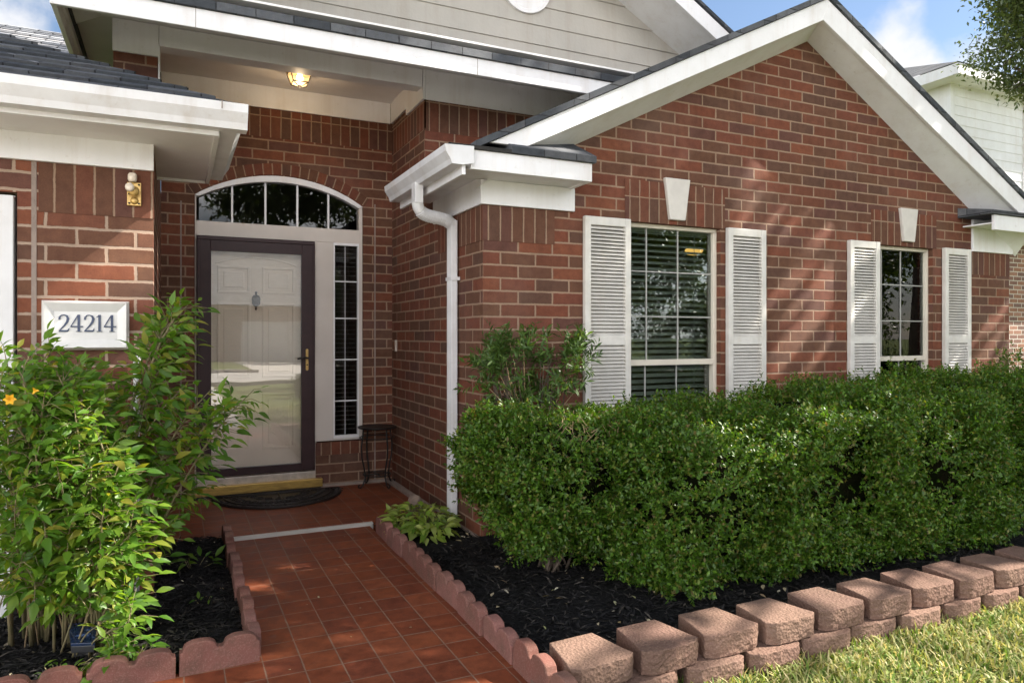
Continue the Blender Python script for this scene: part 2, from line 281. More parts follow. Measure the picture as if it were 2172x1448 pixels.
# ------------------------------------------------------------------ mesh helpers
def tag(o,label=None,cat=None,group=None,kind=None):
    if label: o['label']=label
    if cat: o['category']=cat
    if group: o['group']=group
    if kind: o['kind']=kind
    return o
def empty(name,loc,label=None,cat=None,group=None):
    o=bpy.data.objects.new(name,None); COL.objects.link(o); o.location=loc; o.empty_display_size=.1
    return tag(o,label,cat,group)
class MB:
    def __init__(s): s.v=[]; s.f=[]; s.uv={}
    def poly(s,pts,uv=None):
        i=len(s.v); s.v+= [tuple(p) for p in pts]; s.f.append(tuple(range(i,i+len(pts))))
        if uv is not None: s.uv[len(s.f)-1]=uv
        return s
    def box(s,x0,x1,y0,y1,z0,z1):
        i=len(s.v); s.v+=[(x,y,z) for z in (z0,z1) for y in (y0,y1) for x in (x0,x1)]
        for q in ((0,2,3,1),(4,5,7,6),(0,1,5,4),(2,6,7,3),(0,4,6,2),(1,3,7,5)): s.f.append(tuple(i+k for k in q))
        return s
    def extr(s,pts,vec):                        # solid from a polygon swept along vec
        n=len(pts); i=len(s.v); vec=Vector(vec)
        s.v+=[tuple(p) for p in pts]+[tuple(Vector(p)+vec) for p in pts]
        s.f.append(tuple(range(i,i+n))); s.f.append(tuple(range(i+2*n-1,i+n-1,-1)))
        for k in range(n): s.f.append((i+k,i+n+k,i+n+(k+1)%n,i+(k+1)%n))
        return s
    def tube(s,path,r,n=8,cap=True):
        path=[Vector(p) for p in path]; m=len(path); i0=len(s.v)
        rs=r if isinstance(r,(list,tuple)) else [r]*m; up=Vector((0,0,1)); prev=None
        for k,p in enumerate(path):
            d=(path[min(k+1,m-1)]-path[max(k-1,0)]).normalized()
            if prev is None: a=d.cross(up if abs(d.z)<.95 else Vector((1,0,0))).normalized()
            else: a=(prev-d*prev.dot(d)).normalized()
            prev=a; b=d.cross(a)
            for q in range(n):
                t=2*math.pi*q/n; s.v.append(tuple(p+(a*math.cos(t)+b*math.sin(t))*rs[k]))
        for k in range(m-1):
            for q in range(n): s.f.append((i0+k*n+q,i0+k*n+(q+1)%n,i0+(k+1)*n+(q+1)%n,i0+(k+1)*n+q))
        if cap: s.f.append(tuple(i0+q for q in range(n-1,-1,-1))); s.f.append(tuple(i0+(m-1)*n+q for q in range(n)))
        return s
    def lathe(s,prof,c=(0,0,0),n=24,axis='z'):
        i0=len(s.v)
        for r,z in prof:
            for q in range(n):
                t=2*math.pi*q/n; a,b=r*math.cos(t),r*math.sin(t)
                p=(a,b,z) if axis=='z' else (a,z,b)
                s.v.append((c[0]+p[0],c[1]+p[1],c[2]+p[2]))
        for k in range(len(prof)-1):
            for q in range(n): s.f.append((i0+k*n+q,i0+k*n+(q+1)%n,i0+(k+1)*n+(q+1)%n,i0+(k+1)*n+q))
        s.f.append(tuple(i0+q for q in range(n))); s.f.append(tuple(i0+(len(prof)-1)*n+q for q in range(n)))
        return s
    def build(s,name,mat,parent=None,bevel=0,smooth=False,swap=False,fix=True,kind=None,label=None):
        off=Vector((0,0,0)); p=parent
        while p is not None: off+=p.location; p=p.parent
        me=bpy.data.meshes.new(name); me.from_pydata([tuple(Vector(v)-off) for v in s.v],[],s.f); me.update()
        if fix:
            import bmesh
            bm=bmesh.new(); bm.from_mesh(me); bmesh.ops.recalc_face_normals(bm,faces=bm.faces); bm.to_mesh(me); bm.free()
        ul=me.uv_layers.new(name='UVMap')
        for pg in me.polygons:
            n=pg.normal; ax=max(range(3),key=lambda k:abs(n[k])); cu=s.uv.get(pg.index)
            for li,vi in zip(pg.loop_indices,pg.vertices):
                if cu is not None: ul.data[li].uv=cu[s.f[pg.index].index(vi)]; continue
                v=s.v[vi]; a=((v[1],v[2]),(v[0],v[2]),(v[0],v[1]))[ax]
                ul.data[li].uv=(a[1],a[0]) if swap else a
        if smooth: me.shade_smooth()
        o=bpy.data.objects.new(name,me); COL.objects.link(o); me.materials.append(mat)
        if parent is not None: o.parent=parent
        if bevel:
            b=o.modifiers.new('bevel','BEVEL'); b.width=bevel; b.segments=2; b.limit_method='ANGLE'; b.angle_limit=R(40)
        if kind: o['kind']=kind
        if label: o['label']=label
        return o
def tri_mesh(name,V,T,mat,parent=None,smooth=False):
    off=np.zeros(3); p=parent
    while p is not None: off+=np.array(p.location); p=p.parent
    V=np.asarray(V,dtype=np.float32)-off.astype(np.float32); T=np.asarray(T,dtype=np.int32)
    me=bpy.data.meshes.new(name); me.vertices.add(len(V)); me.vertices.foreach_set('co',V.ravel())
    me.loops.add(T.size); me.loops.foreach_set('vertex_index',T.ravel())
    me.polygons.add(len(T)); me.polygons.foreach_set('loop_start',np.arange(0,T.size,3,dtype=np.int32))
    me.update(calc_edges=True); me.validate()
    if smooth: me.shade_smooth()
    o=bpy.data.objects.new(name,me); COL.objects.link(o); me.materials.append(mat)
    if parent is not None: o.parent=parent
    return o
def nrm(a): return a/np.maximum(np.linalg.norm(a,axis=-1,keepdims=True),1e-9)
def leaves(P,D,N,Ln,Wd,kind='kite',fold=.25,droop=.25):
    """arrays of leaf bases, directions, normals, lengths and widths -> vertices, triangles"""
    D=nrm(D); S=nrm(np.cross(D,N)); N=np.cross(S,D); Ln=Ln[:,None]; Wd=Wd[:,None]; n=len(P)
    if kind=='kite':
        m=P+D*Ln*.48; V=np.stack([P,m+S*Wd*.5+N*Wd*fold,P+D*Ln-N*Ln*droop*.5,m-S*Wd*.5+N*Wd*fold],1)
        T=np.array([[0,1,2],[0,2,3]])
    else:
        def row(a,w,dr): 
            c=P+D*Ln*a-N*Ln*dr; return [c+S*Wd*w*.5+N*Wd*fold*w,c,c-S*Wd*w*.5+N*Wd*fold*w]
        V=np.stack([P]+row(.18,.62,.0)+row(.42,1.0,droop*.15)+row(.70,.66,droop*.45)+[P+D*Ln-N*Ln*droop],1)
        T=[[0,1,2],[0,2,3]]
        for a in (1,4): T+=[[a,a+3,a+4],[a,a+4,a+1],[a+1,a+4,a+5],[a+1,a+5,a+2]]
        T+=[[7,10,8],[8,10,9]]; T=np.array(T)
    k=V.shape[1]
    return V.reshape(-1,3),(T[None]+np.arange(n)[:,None,None]*k).reshape(-1,3)
def sines(P,seed,freq,n=7):
    r=np.random.default_rng(seed); K=r.normal(size=(n,3))*freq; ph=r.uniform(0,6.28,n)
    return np.sin(P@K.T+ph).sum(1)/n**.5
def structure(name,mb,mat,**k): return tag(mb.build(name,mat,None,**k),kind='structure')
ORD=['first','second','third','fourth','fifth','sixth','seventh','eighth','ninth','tenth','eleventh','twelfth','thirteenth','fourteenth']

# ------------------------------------------------------------------ ground, street, paths
GZ=-.085
structure('ground',MB().box(-300,300,-300,300,GZ-.5,GZ),M['lawn'])
structure('driveway',MB().box(-7,1.0,-8.5,1.55,GZ-.2,-.042),M['drive'])
structure('street',MB().box(-120,120,-17,-9.4,GZ-.2,GZ+.006),M['asphalt'])
structure('kerb',MB().box(-120,120,-9.4,-9.2,GZ-.2,GZ+.12).box(-120,3,-17.2,-17,GZ-.2,GZ+.12).box(9,120,-17.2,-17,GZ-.2,GZ+.12),M['concrete'])
structure('far_driveway',MB().box(3.0,9.0,-29,-17.0,GZ-.2,GZ+.012),M['drive'])
structure('path',MB().box(-2.2,1.30,1.556,3.27,-.2,-.03).box(.30,1.30,3.27,5.215,-.2,-.03),M['tile'])
structure('porch_floor',MB().box(-.101,1.866,5.24,6.66,-.2,0.0),M['tile'])
structure('porch_step',MB().box(.34,1.33,5.212,5.245,-.2,-.004),M['concrete'],bevel=.008)

# ------------------------------------------------------------------ the house
H=empty('brick_house',(0,0,0),'red brick house with white trim, arched entry and front gable','house')
def hp(name,mb,mat,**k): return mb.build(name,M[mat],k.pop('parent',H),**k)
Yg,Xr,Yd,Ym,Yp=4.41,1.866,6.612,5.64,4.23
GXR=7.66
def rakez(x): return 2.736+.5*(x-2.598) if x<4.845 else 3.8595-.577*(x-4.845)
# gable wall with two window openings
W1=(2.94,3.905,.42,2.215); W2=(5.58,6.475,.42,2.19)
def gable():
    m=MB(); xs=[Xr,W1[0],W1[1],4.845,W2[0],W2[1],GXR]
    for a,b in zip(xs[:-1],xs[1:]):
        hole=next((q for q in (W1,W2) if abs(q[0]-a)<1e-6),None)
        top=[(b,Yg,rakez(b)),(a,Yg,rakez(a))]
        if hole is None: m.poly([(a,Yg,-.12),(b,Yg,-.12)]+top)
        else:
            m.poly([(a,Yg,-.12),(b,Yg,-.12),(b,Yg,hole[2]),(a,Yg,hole[2])]); m.poly([(a,Yg,hole[3]),(b,Yg,hole[3])]+top)
            for x in (a,b): m.poly([(x,Yg,hole[2]),(x,Yg+.11,hole[2]),(x,Yg+.11,hole[3]),(x,Yg,hole[3])])
            m.poly([(a,Yg,hole[3]),(b,Yg,hole[3]),(b,Yg+.11,hole[3]),(a,Yg+.11,hole[3])]); m.poly([(a,Yg,hole[2]),(b,Yg,hole[2]),(b,Yg+.11,hole[2]),(a,Yg+.11,hole[2])])
    return m
hp('gable_wall',gable(),'brick_gable',fix=False)
hp('wall',MB().poly([(Xr,Yg,-.12),(Xr,Yd+.3,-.12),(Xr,Yd+.3,3.56),(Xr,Ym,3.56),(Xr,Ym,2.62),(Xr,Yg,2.62)]),'brick_return',fix=False)
hp('wall',MB().poly([(GXR,Yg,-.12),(GXR,12,-.12),(GXR,12,2.6),(GXR,Yg,2.6)]),'brick_return',fix=False)
hp('wall',MB().poly([(Xr,Ym,2.3),(6,Ym,2.3),(6,Ym,3.72),(Xr,Ym,3.72)]),'brick_gable',fix=False)
# entry wall round the door unit (x .155-1.588, bottom 0 for the door, .405 under the sidelight, arch above)
AX0,AX1,ASP,APK=.155,1.588,2.565,2.785
def arc(x0,x1,zs,zp,n=24):
    c=(x0+x1)/2; hw=(x1-x0)/2; r=zp-zs; Rr=(hw*hw+r*r)/(2*r); out=[]
    a=math.asin(hw/Rr)
    for i in range(n+1):
        t=-a+2*a*i/n; out.append((c+Rr*math.sin(t),zp-Rr+Rr*math.cos(t)))
    return out
def entry():
    m=MB(); y=Yd; A=arc(AX0,AX1,ASP,APK)
    m.poly([(-.101,y,-.1),(AX0,y,-.1),(AX0,y,3.6),(-.101,y,3.6)]); m.poly([(AX1,y,-.1),(Xr,y,-.1),(Xr,y,3.6),(AX1,y,3.6)])
    m.poly([(1.155,y,-.1),(AX1,y,-.1),(AX1,y,.40),(1.155,y,.40)])
    for (xa,za),(xb,zb) in zip(A[:-1],A[1:]):
        m.poly([(xa,y,za),(xb,y,zb),(xb,y,3.6),(xa,y,3.6)]); m.poly([(xa,y,za),(xb,y,zb),(xb,y+.1,zb),(xa,y+.1,za)])
    for x in (AX0,AX1): m.poly([(x,y,-.1),(x,y+.1,-.1),(x,y+.1,ASP),(x,y,ASP)])
    m.poly([(1.155,y,.40),(AX1,y,.40),(AX1,y+.1,.40),(1.155,y+.1,.40)])
    return m
hp('wall',entry(),'brick_door',fix=False)
def rowlock():
    m=MB(); a=arc(AX0-.01,AX1+.01,ASP+.004,APK+.006,40); b=arc(AX0-.055,AX1+.055,ASP+.075,APK+.105,40); y=Yd-.006; L_=0
    for i in range(40):
        d=math.dist(a[i],a[i+1]); uv=[(0,L_),(0,L_+d),(.1,L_+d),(.1,L_)]
        m.poly([(a[i][0],y,a[i][1]),(a[i+1][0],y,a[i+1][1]),(b[i+1][0],y,b[i+1][1]),(b[i][0],y,b[i][1])],uv); L_+=d
    for i in range(40): m.poly([(b[i][0],y,b[i][1]),(b[i+1][0],y,b[i+1][1]),(b[i+1][0],Yd,b[i+1][1]),(b[i][0],Yd,b[i][1])])
    return m
hp('arch_bricks',rowlock(),'rowlock',fix=False)
sol=lambda *b: hp('soldier_course',MB().box(*b),'soldier',swap=True)
sol(Xr-.003,2.41,Yg-.004,Yg+.01,2.008,2.246)
sol(Xr-.004,Xr+.01,Yg-.0045,5.30,2.008,2.246)
sol(3.00,3.945,Yg-.005,Yg+.01,2.216,2.525); sol(5.63,6.52,Yg-.005,Yg+.01,2.192,2.50)
sol(7.02,GXR+.002,Yg-.004,Yg+.01,1.97,2.195)
sol(-.101,Xr,Yd-.004,Yd+.01,3.115,3.37); sol(Xr-.004,Xr+.01,5.636,Yd,3.075,3.32); sol(Xr-.0045,5,Ym-.004,Ym+.01,3.06,3.32)
sol(1.157,AX1-.002,Yd-.004,Yd+.01,.285,.40)
for x in (.05,1.70): hp('control_joint',MB().box(x-.006,x+.006,Yd-.003,Yd+.01,.0,2.5 if x<1 else 2.6),'ledge')
# garage pier and garage
hp('pier',MB().box(-.701,-.101,Yp,Yd,-.12,2.55),'brick_pier')
hp('garage_wall',MB().box(-8,-.701,Yp,Yp+.2,2.075,2.55).box(-8,-7,Yp,Yp+.2,-.12,2.075),'brick_pier')
hp('soldier_course',MB().box(-.612,-.098,Yp-.004,Yp+.01,1.985,2.24),'soldier',swap=True)
hp('expansion_joint',MB().box(-.642,-.620,Yp-.004,Yp+.01,-.1,2.235),'ledge')
hp('garage_door_trim',MB().box(-.85,-.713,Yp-.02,Yp+.12,-.1,2.055).box(-8,-.713,Yp+.03,Yp+.12,2.03,2.062),'white_cool',bevel=.004)
hp('garage_door',MB().box(-6.9,-.85,Yp+.08,Yp+.12,-.08,2.03),'white_cool')
hp('conduit',MB().tube([(-.176,Yp-.03,.0),(-.176,Yp-.03,.88)],.012).tube([(-.176,Yp-.03,.88),(-.176,Yp-.03,1.27)],.018),'white_cool',smooth=True)
hp('frieze_board',MB().box(-8,-.098,Yp-.025,Yp+.002,2.234,2.50),'white',bevel=.004)
GY=3.82; GE=.31                                              # garage eave line and side eave
hp('soffit',MB().box(-8,.20,GY+.04,Yp-.02,2.37,2.385).box(-.10,.20,Yp-.02,5.04,2.37,2.385),'soffit')
hp('fascia',MB().box(-8,.20,GY,GY+.03,2.355,2.48).box(.18,.205,GY+.03,5.05,2.355,2.48).box(-.1,.2,5.04,5.06,2.355,2.5),'white',bevel=.003)
def kprofile(): return [(0,0),(.075,0),(.085,.03),(.115,.075),(.120,.115),(.110,.118),(.106,.112),(.104,.08),(.07,.012),(.0,.012)]
def gutter(p0,p1,out):
    p0,p1,out=Vector(p0),Vector(p1),Vector(out); m=MB(); pts=[p0+out*a+Vector((0,0,b)) for a,b in kprofile()]
    return m.extr(pts,p1-p0)
g=gutter((-8,GY,2.378),(.326,GY,2.378),(0,-1,0)); g2=gutter((.206,GY-.02,2.3785),(.206,5.02,2.3785),(1,0,0)); 
hp('gutter',g,'white_cool'); hp('gutter',g2,'white_cool'); hp('gutter_seam',MB().box(.205,.209,GY-.1215,GY-.11,2.46,2.497),'ledge')
def shingles(name,eave0,U,V,nrow,exp,lim,mat='shingle',edge=.014,parent=H):
    m=MB(); e0=Vector(eave0); U=Vector(U).normalized(); V=Vector(V).normalized(); N=U.cross(V); N=N if N.z>0 else -N
    for k in range(nrow):
        a,b=lim(k*exp),lim((k+1)*exp)
        lo=e0+V*(k*exp)+N*edge; hi=e0+V*((k+1)*exp)+N*.001
        nx=max(1,int((a[1]-a[0])/.5)) if a[1]-a[0]<12 else 12
        for q in range(nx):
            f0,f1=q/nx,(q+1)/nx
            ua,ub=a[0]+(a[1]-a[0])*f0,a[0]+(a[1]-a[0])*f1; va,vb=b[0]+(b[1]-b[0])*f0,b[0]+(b[1]-b[0])*f1
            v0,v1=k*.14+.004,(k+1)*.14-.004
            j=random.uniform(-.003,.003); lo_=lo+N*j
            m.poly([lo_+U*ua,lo_+U*ub,hi+U*vb,hi+U*va],[(ua,v0),(ub,v0),(vb,v1),(va,v1)])
            m.poly([lo_+U*ua-N*(edge+.004+j),lo_+U*ub-N*(edge+.004+j),lo_+U*ub,lo_+U*ua],[(ua,v0),(ub,v0),(ub,v0+.01),(ua,v0+.01)])
    return m.build(name,M[mat],parent,fix=False)
sl=Vector((0,1,.5)).normalized()
shingles('roof',(0,GY-.06,2.495),(1,0,0),sl,30,.14,lambda d:(-8,GE-d*sl.y))
sx=Vector((-1,0,.5)).normalized()
shingles('roof',(GE,0,2.495),(0,1,0),sx,7,.14,lambda d:(GY-.06+d*.894,5.06))
hp('drip_edge',MB().box(-8,GE-.02,GY-.05,GY+.1,2.478,2.494),'dark')
shingles('roof',(0,7.2,3.65),(1,0,0),sl,18,.14,lambda d:(-14,-.75),'shingle_far')
# main block: fascia, soffit, frieze, beam, porch ceiling, siding gable
FY=4.95
hp('fascia',MB().box(-.662,3.6,FY,FY+.03,3.318,3.442).box(-.662,-.632,FY+.03,9,3.325,3.45),'white',bevel=.004)
hp('fascia_backing',MB().box(-.632,-.615,FY+.03,9,3.40,3.56),'white')
for x in (.12,2.05): hp('board_joint',MB().box(x,x+.003,FY-.002,FY+.01,3.319,3.441),'ledge')
hp('roof_edge',MB().box(-.69,3.6,FY-.025,FY+.06,3.443,3.497).box(-.69,-.6,FY+.06,9,3.452,3.50),'shingle')
hp('roof',MB().extr([(-.69,FY+.02,3.497),(-.69,Ym,3.66),(-.69,Ym,3.6),(-.69,FY+.06,3.46)],(4.4,0,0)),'shingle')
hp('soffit',MB().box(-.632,3.6,FY+.03,Ym+.0,3.56,3.575).box(-.632,-.38,Ym,9,3.56,3.575),'soffit')
hp('wall',MB().box(-.382,-.107,Ym,Yd+.3,2.2,3.6),'brick_door')
hp('frieze_board',MB().box(-.386,-.100,Ym-.02,Ym-.001,3.332,3.557),'white',bevel=.003)
hp('frieze_board',MB().box(Xr-.022,Xr-.001,Ym-.02,6.1,3.312,3.557).box(Xr-.022,Xr-.001,6.1,Yd-.022,3.368,3.557),'white',bevel=.002)
hp('frieze_board',MB().box(Xr+.001,5,Ym-.02,Ym-.006,3.312,3.557),'white',bevel=.003)
hp('frieze_board',MB().box(-.1,Xr-.024,Yd-.022,Yd-.006,3.366,3.557),'white',bevel=.002)
hp('beam',MB().box(-.098,Xr-.024,Ym-.015,Ym+.13,3.412,3.557),'white',bevel=.006)
hp('porch_ceiling',MB().box(-.107,Xr+.01,Ym,Yd+.02,3.558,3.575),'soffit')
hp('post_trim',MB().box(-.104,-.092,Ym-.02,Ym+.12,2.6,3.41),'white')
RX,RZ,RS=2.51,5.28,.55
def lap(name,x0,x1,y,z0,n,exp,clip,mat,parent):
    m=MB()
    for k in range(n):
        za,zb=z0+k*exp,z0+(k+1)*exp; a,b=clip(za),clip(zb)
        l0,r0=max(x0,a[0]),min(x1,a[1]); l1,r1=max(x0,b[0]),min(x1,b[1])
        if r0<=l0: break
        if r1<l1: l1=r1=(l0+r0)/2
        m.poly([(l0,y-.014,za),(r0,y-.014,za),(r1,y-.003,zb),(l1,y-.003,zb)]); m.poly([(l0,y-.014,za),(r0,y-.014,za),(r0,y,za),(l0,y,za)])
    return m.build(name,M[mat],parent,fix=False)
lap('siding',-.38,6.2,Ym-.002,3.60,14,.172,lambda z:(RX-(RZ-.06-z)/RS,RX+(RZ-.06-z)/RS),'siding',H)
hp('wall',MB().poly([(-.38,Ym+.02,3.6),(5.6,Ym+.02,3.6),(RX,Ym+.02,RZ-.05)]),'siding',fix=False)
RY=5.12
def slabs(x0,x1,za,zb,y0,y1,th): return [(x0,y0,za),(x1,y0,zb),(x1,y0,zb+th),(x0,y0,za+th)]
for sg,xe in ((1,5.4),(-1,-.69)):
    ze=RZ-RS*abs(xe-RX)
    hp('rake_board',MB().extr(slabs(RX,xe,RZ-.11,ze-.11,RY,0,.16),(0,.03,0)),'white',bevel=.003)
    hp('rake_soffit',MB().extr(slabs(RX,xe,RZ-.09,ze-.09,RY+.03,0,.02),(0,Ym-RY-.03,0)),'white')
    hp('roof',MB().extr(slabs(RX,xe,RZ+.06,ze+.06,RY-.02,0,.03),(0,6.5,0)),'shingle')
v=MB().lathe([(.245,0),(.245,-.03),(.215,-.03),(.205,-.02),(.205,-.015)],(2.786,Ym-.006,4.44),40,'y')
vo=hp('gable_vent',v,'white',smooth=False,fix=True)
MB().lathe([(.09,-.02),(.09,-.06),(.05,-.065)],(2.786,Ym-.006,4.44),28,'y').build('vent_hub',M['pewter'],vo)
# front gable: rake boards, soffits, roof, returns
fo=Yg-.27
o_pk,o_li=at(1755,-2,fo),at(1747,43,fo); b_pk=Vector((4.845,Yg,3.8595))
o_l0,o_l1=at(1040,302,fo),at(1118,311,fo); o_r0,o_r1=at(2210,462,fo),at(2200,489,fo)
ridge_back=Vector((4.8,11,4.02))
for a0,a1,bx in ((o_l0,o_l1,Xr-.05),(o_r0,o_r1,GXR+.1)):
    hp('rake_board',MB().extr([o_pk,a0,a1,o_li],(0,.03,0)),'white',bevel=.003)
    bw=Vector((bx,Yg,rakez(bx)))
    i0=o_li+Vector((0,.03,.012)); i1=a1+Vector((0,.03,.012))
    rs=MB()
    for k in range(16):
        f,g_=k/16,(k+1)/16; rs.poly([i0.lerp(i1,f),i0.lerp(i1,g_),b_pk.lerp(bw,g_),b_pk.lerp(bw,f)])
    hp('rake_soffit',rs,'white',fix=False)
    # roof slab over it
    up=Vector((0,0,.022)); n0=o_pk+Vector((0,-.02,.004)); n1=a0+Vector((0,-.02,.004))
    sgn=-1 if bx<4 else 1
    n1=n1+(a0-o_pk).normalized()*.12
    hp('roof',MB().extr([n0,n1,n1+Vector((0,0,.045)),n0+Vector((0,0,.045))],(0,1.49 if bx<4 else 6.4,0)),'shingle')
def eave_return(x0,x1,xi,zt,zb,fz,side):
    # boxed corner: fascia, frieze, soffit and a small shingled cap
    hp('eave_fascia',MB().box(x0,x1,fo-.03,fo,zb,zt),'white',bevel=.003)
    hp('eave_soffit',MB().box(x0,x1,fo,Yg,zb+.012,zb+.024),'white')
    a,b=(xi,x1) if side<0 else (x0,xi)
    m=MB().extr([(a if side<0 else x0,fo-.055,zt+.002),(a if side<0 else x0,fo-.055,zt+.045),(a if side<0 else x0,Yg-.002,zt+.21),(a if side<0 else x0,Yg-.002,zt+.002)],((x1+.02)-(a if side<0 else x0),0,0))
    hp('eave_cap',m,'shingle')
eave_return(1.66,2.535,1.93,2.522,2.400,2.246,-1)
hp('drip_edge',MB().box(1.66,1.95,fo-.05,fo,2.523,2.545),'dark')
hp('eave_end',MB().box(2.515,2.535,fo,Yg-.002,2.400,2.522),'white')
hp('frieze_board',MB().box(Xr-.022,2.565,Yg-.022,Yg-.001,2.247,2.41).box(Xr-.022,Xr-.001,Yg-.001,5.37,2.247,2.46),'white',bevel=.003)
hp('side_fascia',MB().box(1.60,1.625,fo-.03,5.45,2.36,2.49),'white',bevel=.003)
hp('eave_soffit',MB().box(1.625,Xr-.02,fo,5.45,2.425,2.437),'white_cool')
hp('gutter',gutter((1.60,fo-.05,2.415),(1.60,5.47,2.415),(-1,0,0)),'white_cool',bevel=.002)
hp('gutter_end',MB().extr([(1.60,fo-.05,2.415),(1.525,fo-.05,2.415),(1.515,fo-.05,2.445),(1.485,fo-.05,2.49),(1.48,fo-.05,2.53),(1.67,fo-.05,2.535),(1.67,fo-.05,2.43)],(0,-.006,0)),'white_cool')
hp('drip_edge',MB().box(1.52,1.68,fo-.02,5.4,2.533,2.552),'dark')
hp('eave_fascia',MB().box(6.92,8.0,fo-.03,fo,2.36,2.50),'white',bevel=.003)
hp('eave_soffit',MB().box(6.92,8.0,fo,Yg,2.42,2.432),'white')
hp('eave_cap',MB().extr([(6.84,fo-.055,2.505),(6.84,fo-.055,2.54),(6.84,Yg-.002,2.60),(6.84,Yg-.002,2.505)],(1.2,0,0)),'shingle')
hp('frieze_board',MB().box(7.045,GXR+.03,Yg-.022,Yg-.001,2.194,2.63),'white',bevel=.003)
hp('gutter',gutter((8.0,fo-.05,2.41),(8.0,8,2.41),(1,0,0)),'white_cool')
# downspout
ds=empty('downspout',(0,0,0)); ds.parent=H
yd_=4.875; xo=Xr-.045
def rect_pipe(m,pts,wx,wy):
    m2=[]
    for p in pts: m2.append(p)
    for a,b in zip(m2[:-1],m2[1:]):
        a,b=Vector(a),Vector(b); d=(b-a)
        u=Vector((1,0,0)) if abs(d.normalized().x)<.8 else Vector((0,0,1)); wv=Vector((0,1,0))
        m.extr([a+u*wx/2+wv*wy/2,a-u*wx/2+wv*wy/2,a-u*wx/2-wv*wy/2,a+u*wx/2-wv*wy/2],d)
    return m
pipe=MB(); rect_pipe(pipe,[(xo,yd_,.06),(xo,yd_,2.20)],.052,.08)
for q in (-.02,.0,.02): pipe.box(xo-.0295,xo-.026,yd_+q-.004,yd_+q+.004,.06,2.2)
for q in (-.013,.013): pipe.box(xo+q-.004,xo+q+.004,yd_-.0435,yd_-.04,.06,2.2)
dp=pipe.build('pipe',M['white_cool'],ds,bevel=.003)
acc=MB(); path=[]; rr=[]
p0,p1,p2,p3=Vector((1.535,4.80,2.30)),Vector((1.55,4.81,2.16)),Vector((1.73,4.85,2.25)),Vector((xo,yd_,2.17))
for i in range(141):
    t=i/140; b=(1-t)**3*p0+3*(1-t)**2*t*p1+3*(1-t)*t*t*p2+t**3*p3; path.append(b); rr.append(.041+.006*math.sin(i*1.35)*(1 if i>25 else 0))
acc.tube(path,rr,12).build('flexible_elbow',M['white_cool'],ds,smooth=False)
ou=MB(); rect_pipe(ou,[(1.535,4.80,2.29),(1.535,4.80,2.43)],.06,.085); ou.build('outlet',M['white_cool'],ds,bevel=.004)
for z in (1.78,.62): MB().box(xo-.03,xo+.04,yd_-.055,yd_+.055,z-.012,z+.012).build('strap',M['white_cool'],ds)
hp('foundation',MB().box(Xr-.02,2.6,Yg-.02,Yg+.0,-.12,.014).box(Xr-.02,Xr,Yg,Yd,-.12,.014).box(Xr-.07,Xr-.02,5.3,Yd,-.1,.03).box(1.2,Xr-.02,Yd-.03,Yd,-.1,.025),'ledge',bevel=.006)
# windows
def window(q,mx,mz,zr,name='window'):
    x0,x1,z0,z1=q; y=Yg+.045; f=.032; m=MB()
    m.box(x0,x1,y,y+.06,z1-.03,z1); m.box(x0,x0+f,y,y+.06,z0,z1-.03); m.box(x1-f,x1,y,y+.06,z0,z1-.03); m.box(x0,x1,y-.02,y+.06,z0-.02,z0+.03)
    m.box(x0+f,x1-f,y+.004,y+.05,zr-.022,zr+.022)
    wf=m.build(name,M['vinyl'],H,bevel=.003)
    for za,zb,dy,nm in ((zr+.02,z1-.03,.018,'upper_sash'),(z0+.03,zr-.02,.036,'lower_sash')):
        MB().box(x0+f,x1-f,y+dy+.014,y+dy+.018,za,zb).build('pane',M['glass'],wf)
        mm=MB()
        for xx in mx: mm.box(xx-.0045,xx+.0045,y+dy+.006,y+dy+.013,za,zb)
        for zz in mz:
            if za<zz<zb: mm.box(x0+f,x1-f,y+dy+.0065,y+dy+.0125,zz-.0045,zz+.0045)
        mm.build('muntin',M['muntin'],wf)
    bl=MB(); z=z1-.05; ang=R(27); hx=.0245
    while z>z0+.05:
        dy,dz=hx*math.cos(ang),hx*math.sin(ang)
        bl.extr([(x0+.02,y+.115-dy,z-dz),(x0+.02,y+.115+dy,z+dz),(x0+.02,y+.115+dy,z+dz+.003),(x0+.02,y+.115-dy,z-dz+.003)],(x1-x0-.04,0,0)); z-=.046
    bl.box(x0+.01,x1-.01,y+.09,y+.14,z1-.045,z1-.005)
    for xx in (x0+.15,x1-.15): bl.box(xx-.002,xx+.002,y+.09,y+.092,z0+.05,z1-.04)
    bl.build('blind',M['blind'],wf)
    return wf
window(W1,(3.245,3.541),(1.857,1.515,.79),1.166)
window(W2,(5.856,6.118),(1.84,1.507,.79),1.160)
hp('interior',MB().poly([(2,8,-.1),(7.6,8,-.1),(7.6,8,2.6),(2,8,2.6)]).poly([(2,4.55,-.1),(2,8,-.1),(2,8,2.6),(2,4.55,2.6)]).poly([(7.6,4.55,-.1),(7.6,8,-.1),(7.6,8,2.6),(7.6,4.55,2.6)]).poly([(2,4.55,2.6),(7.6,4.55,2.6),(7.6,8,2.6),(2,8,2.6)]).poly([(2,4.55,-.05),(7.6,4.55,-.05),(7.6,8,-.05),(2,8,-.05)]).poly([(-.1,9,-.1),(1.99,9,-.1),(1.99,9,3.2),(-.1,9,3.2)]).poly([(-.1,6.72,3.2),(1.99,6.72,3.2),(1.99,9,3.2),(-.1,9,3.2)]).poly([(1.99,6.72,-.1),(1.99,9,-.1),(1.99,9,3.2),(1.99,6.72,3.2)]).poly([(-.1,6.72,-.1),(-.1,9,-.1),(-.1,9,3.2),(-.1,6.72,3.2)]).poly([(-.1,6.72,-.02),(1.99,6.72,-.02),(1.99,9,-.02),(-.1,9,-.02)]).poly([(1.6,6.72,-.1),(1.99,6.72,-.1),(1.99,6.72,3.2),(1.6,6.72,3.2)]),'room',fix=False)
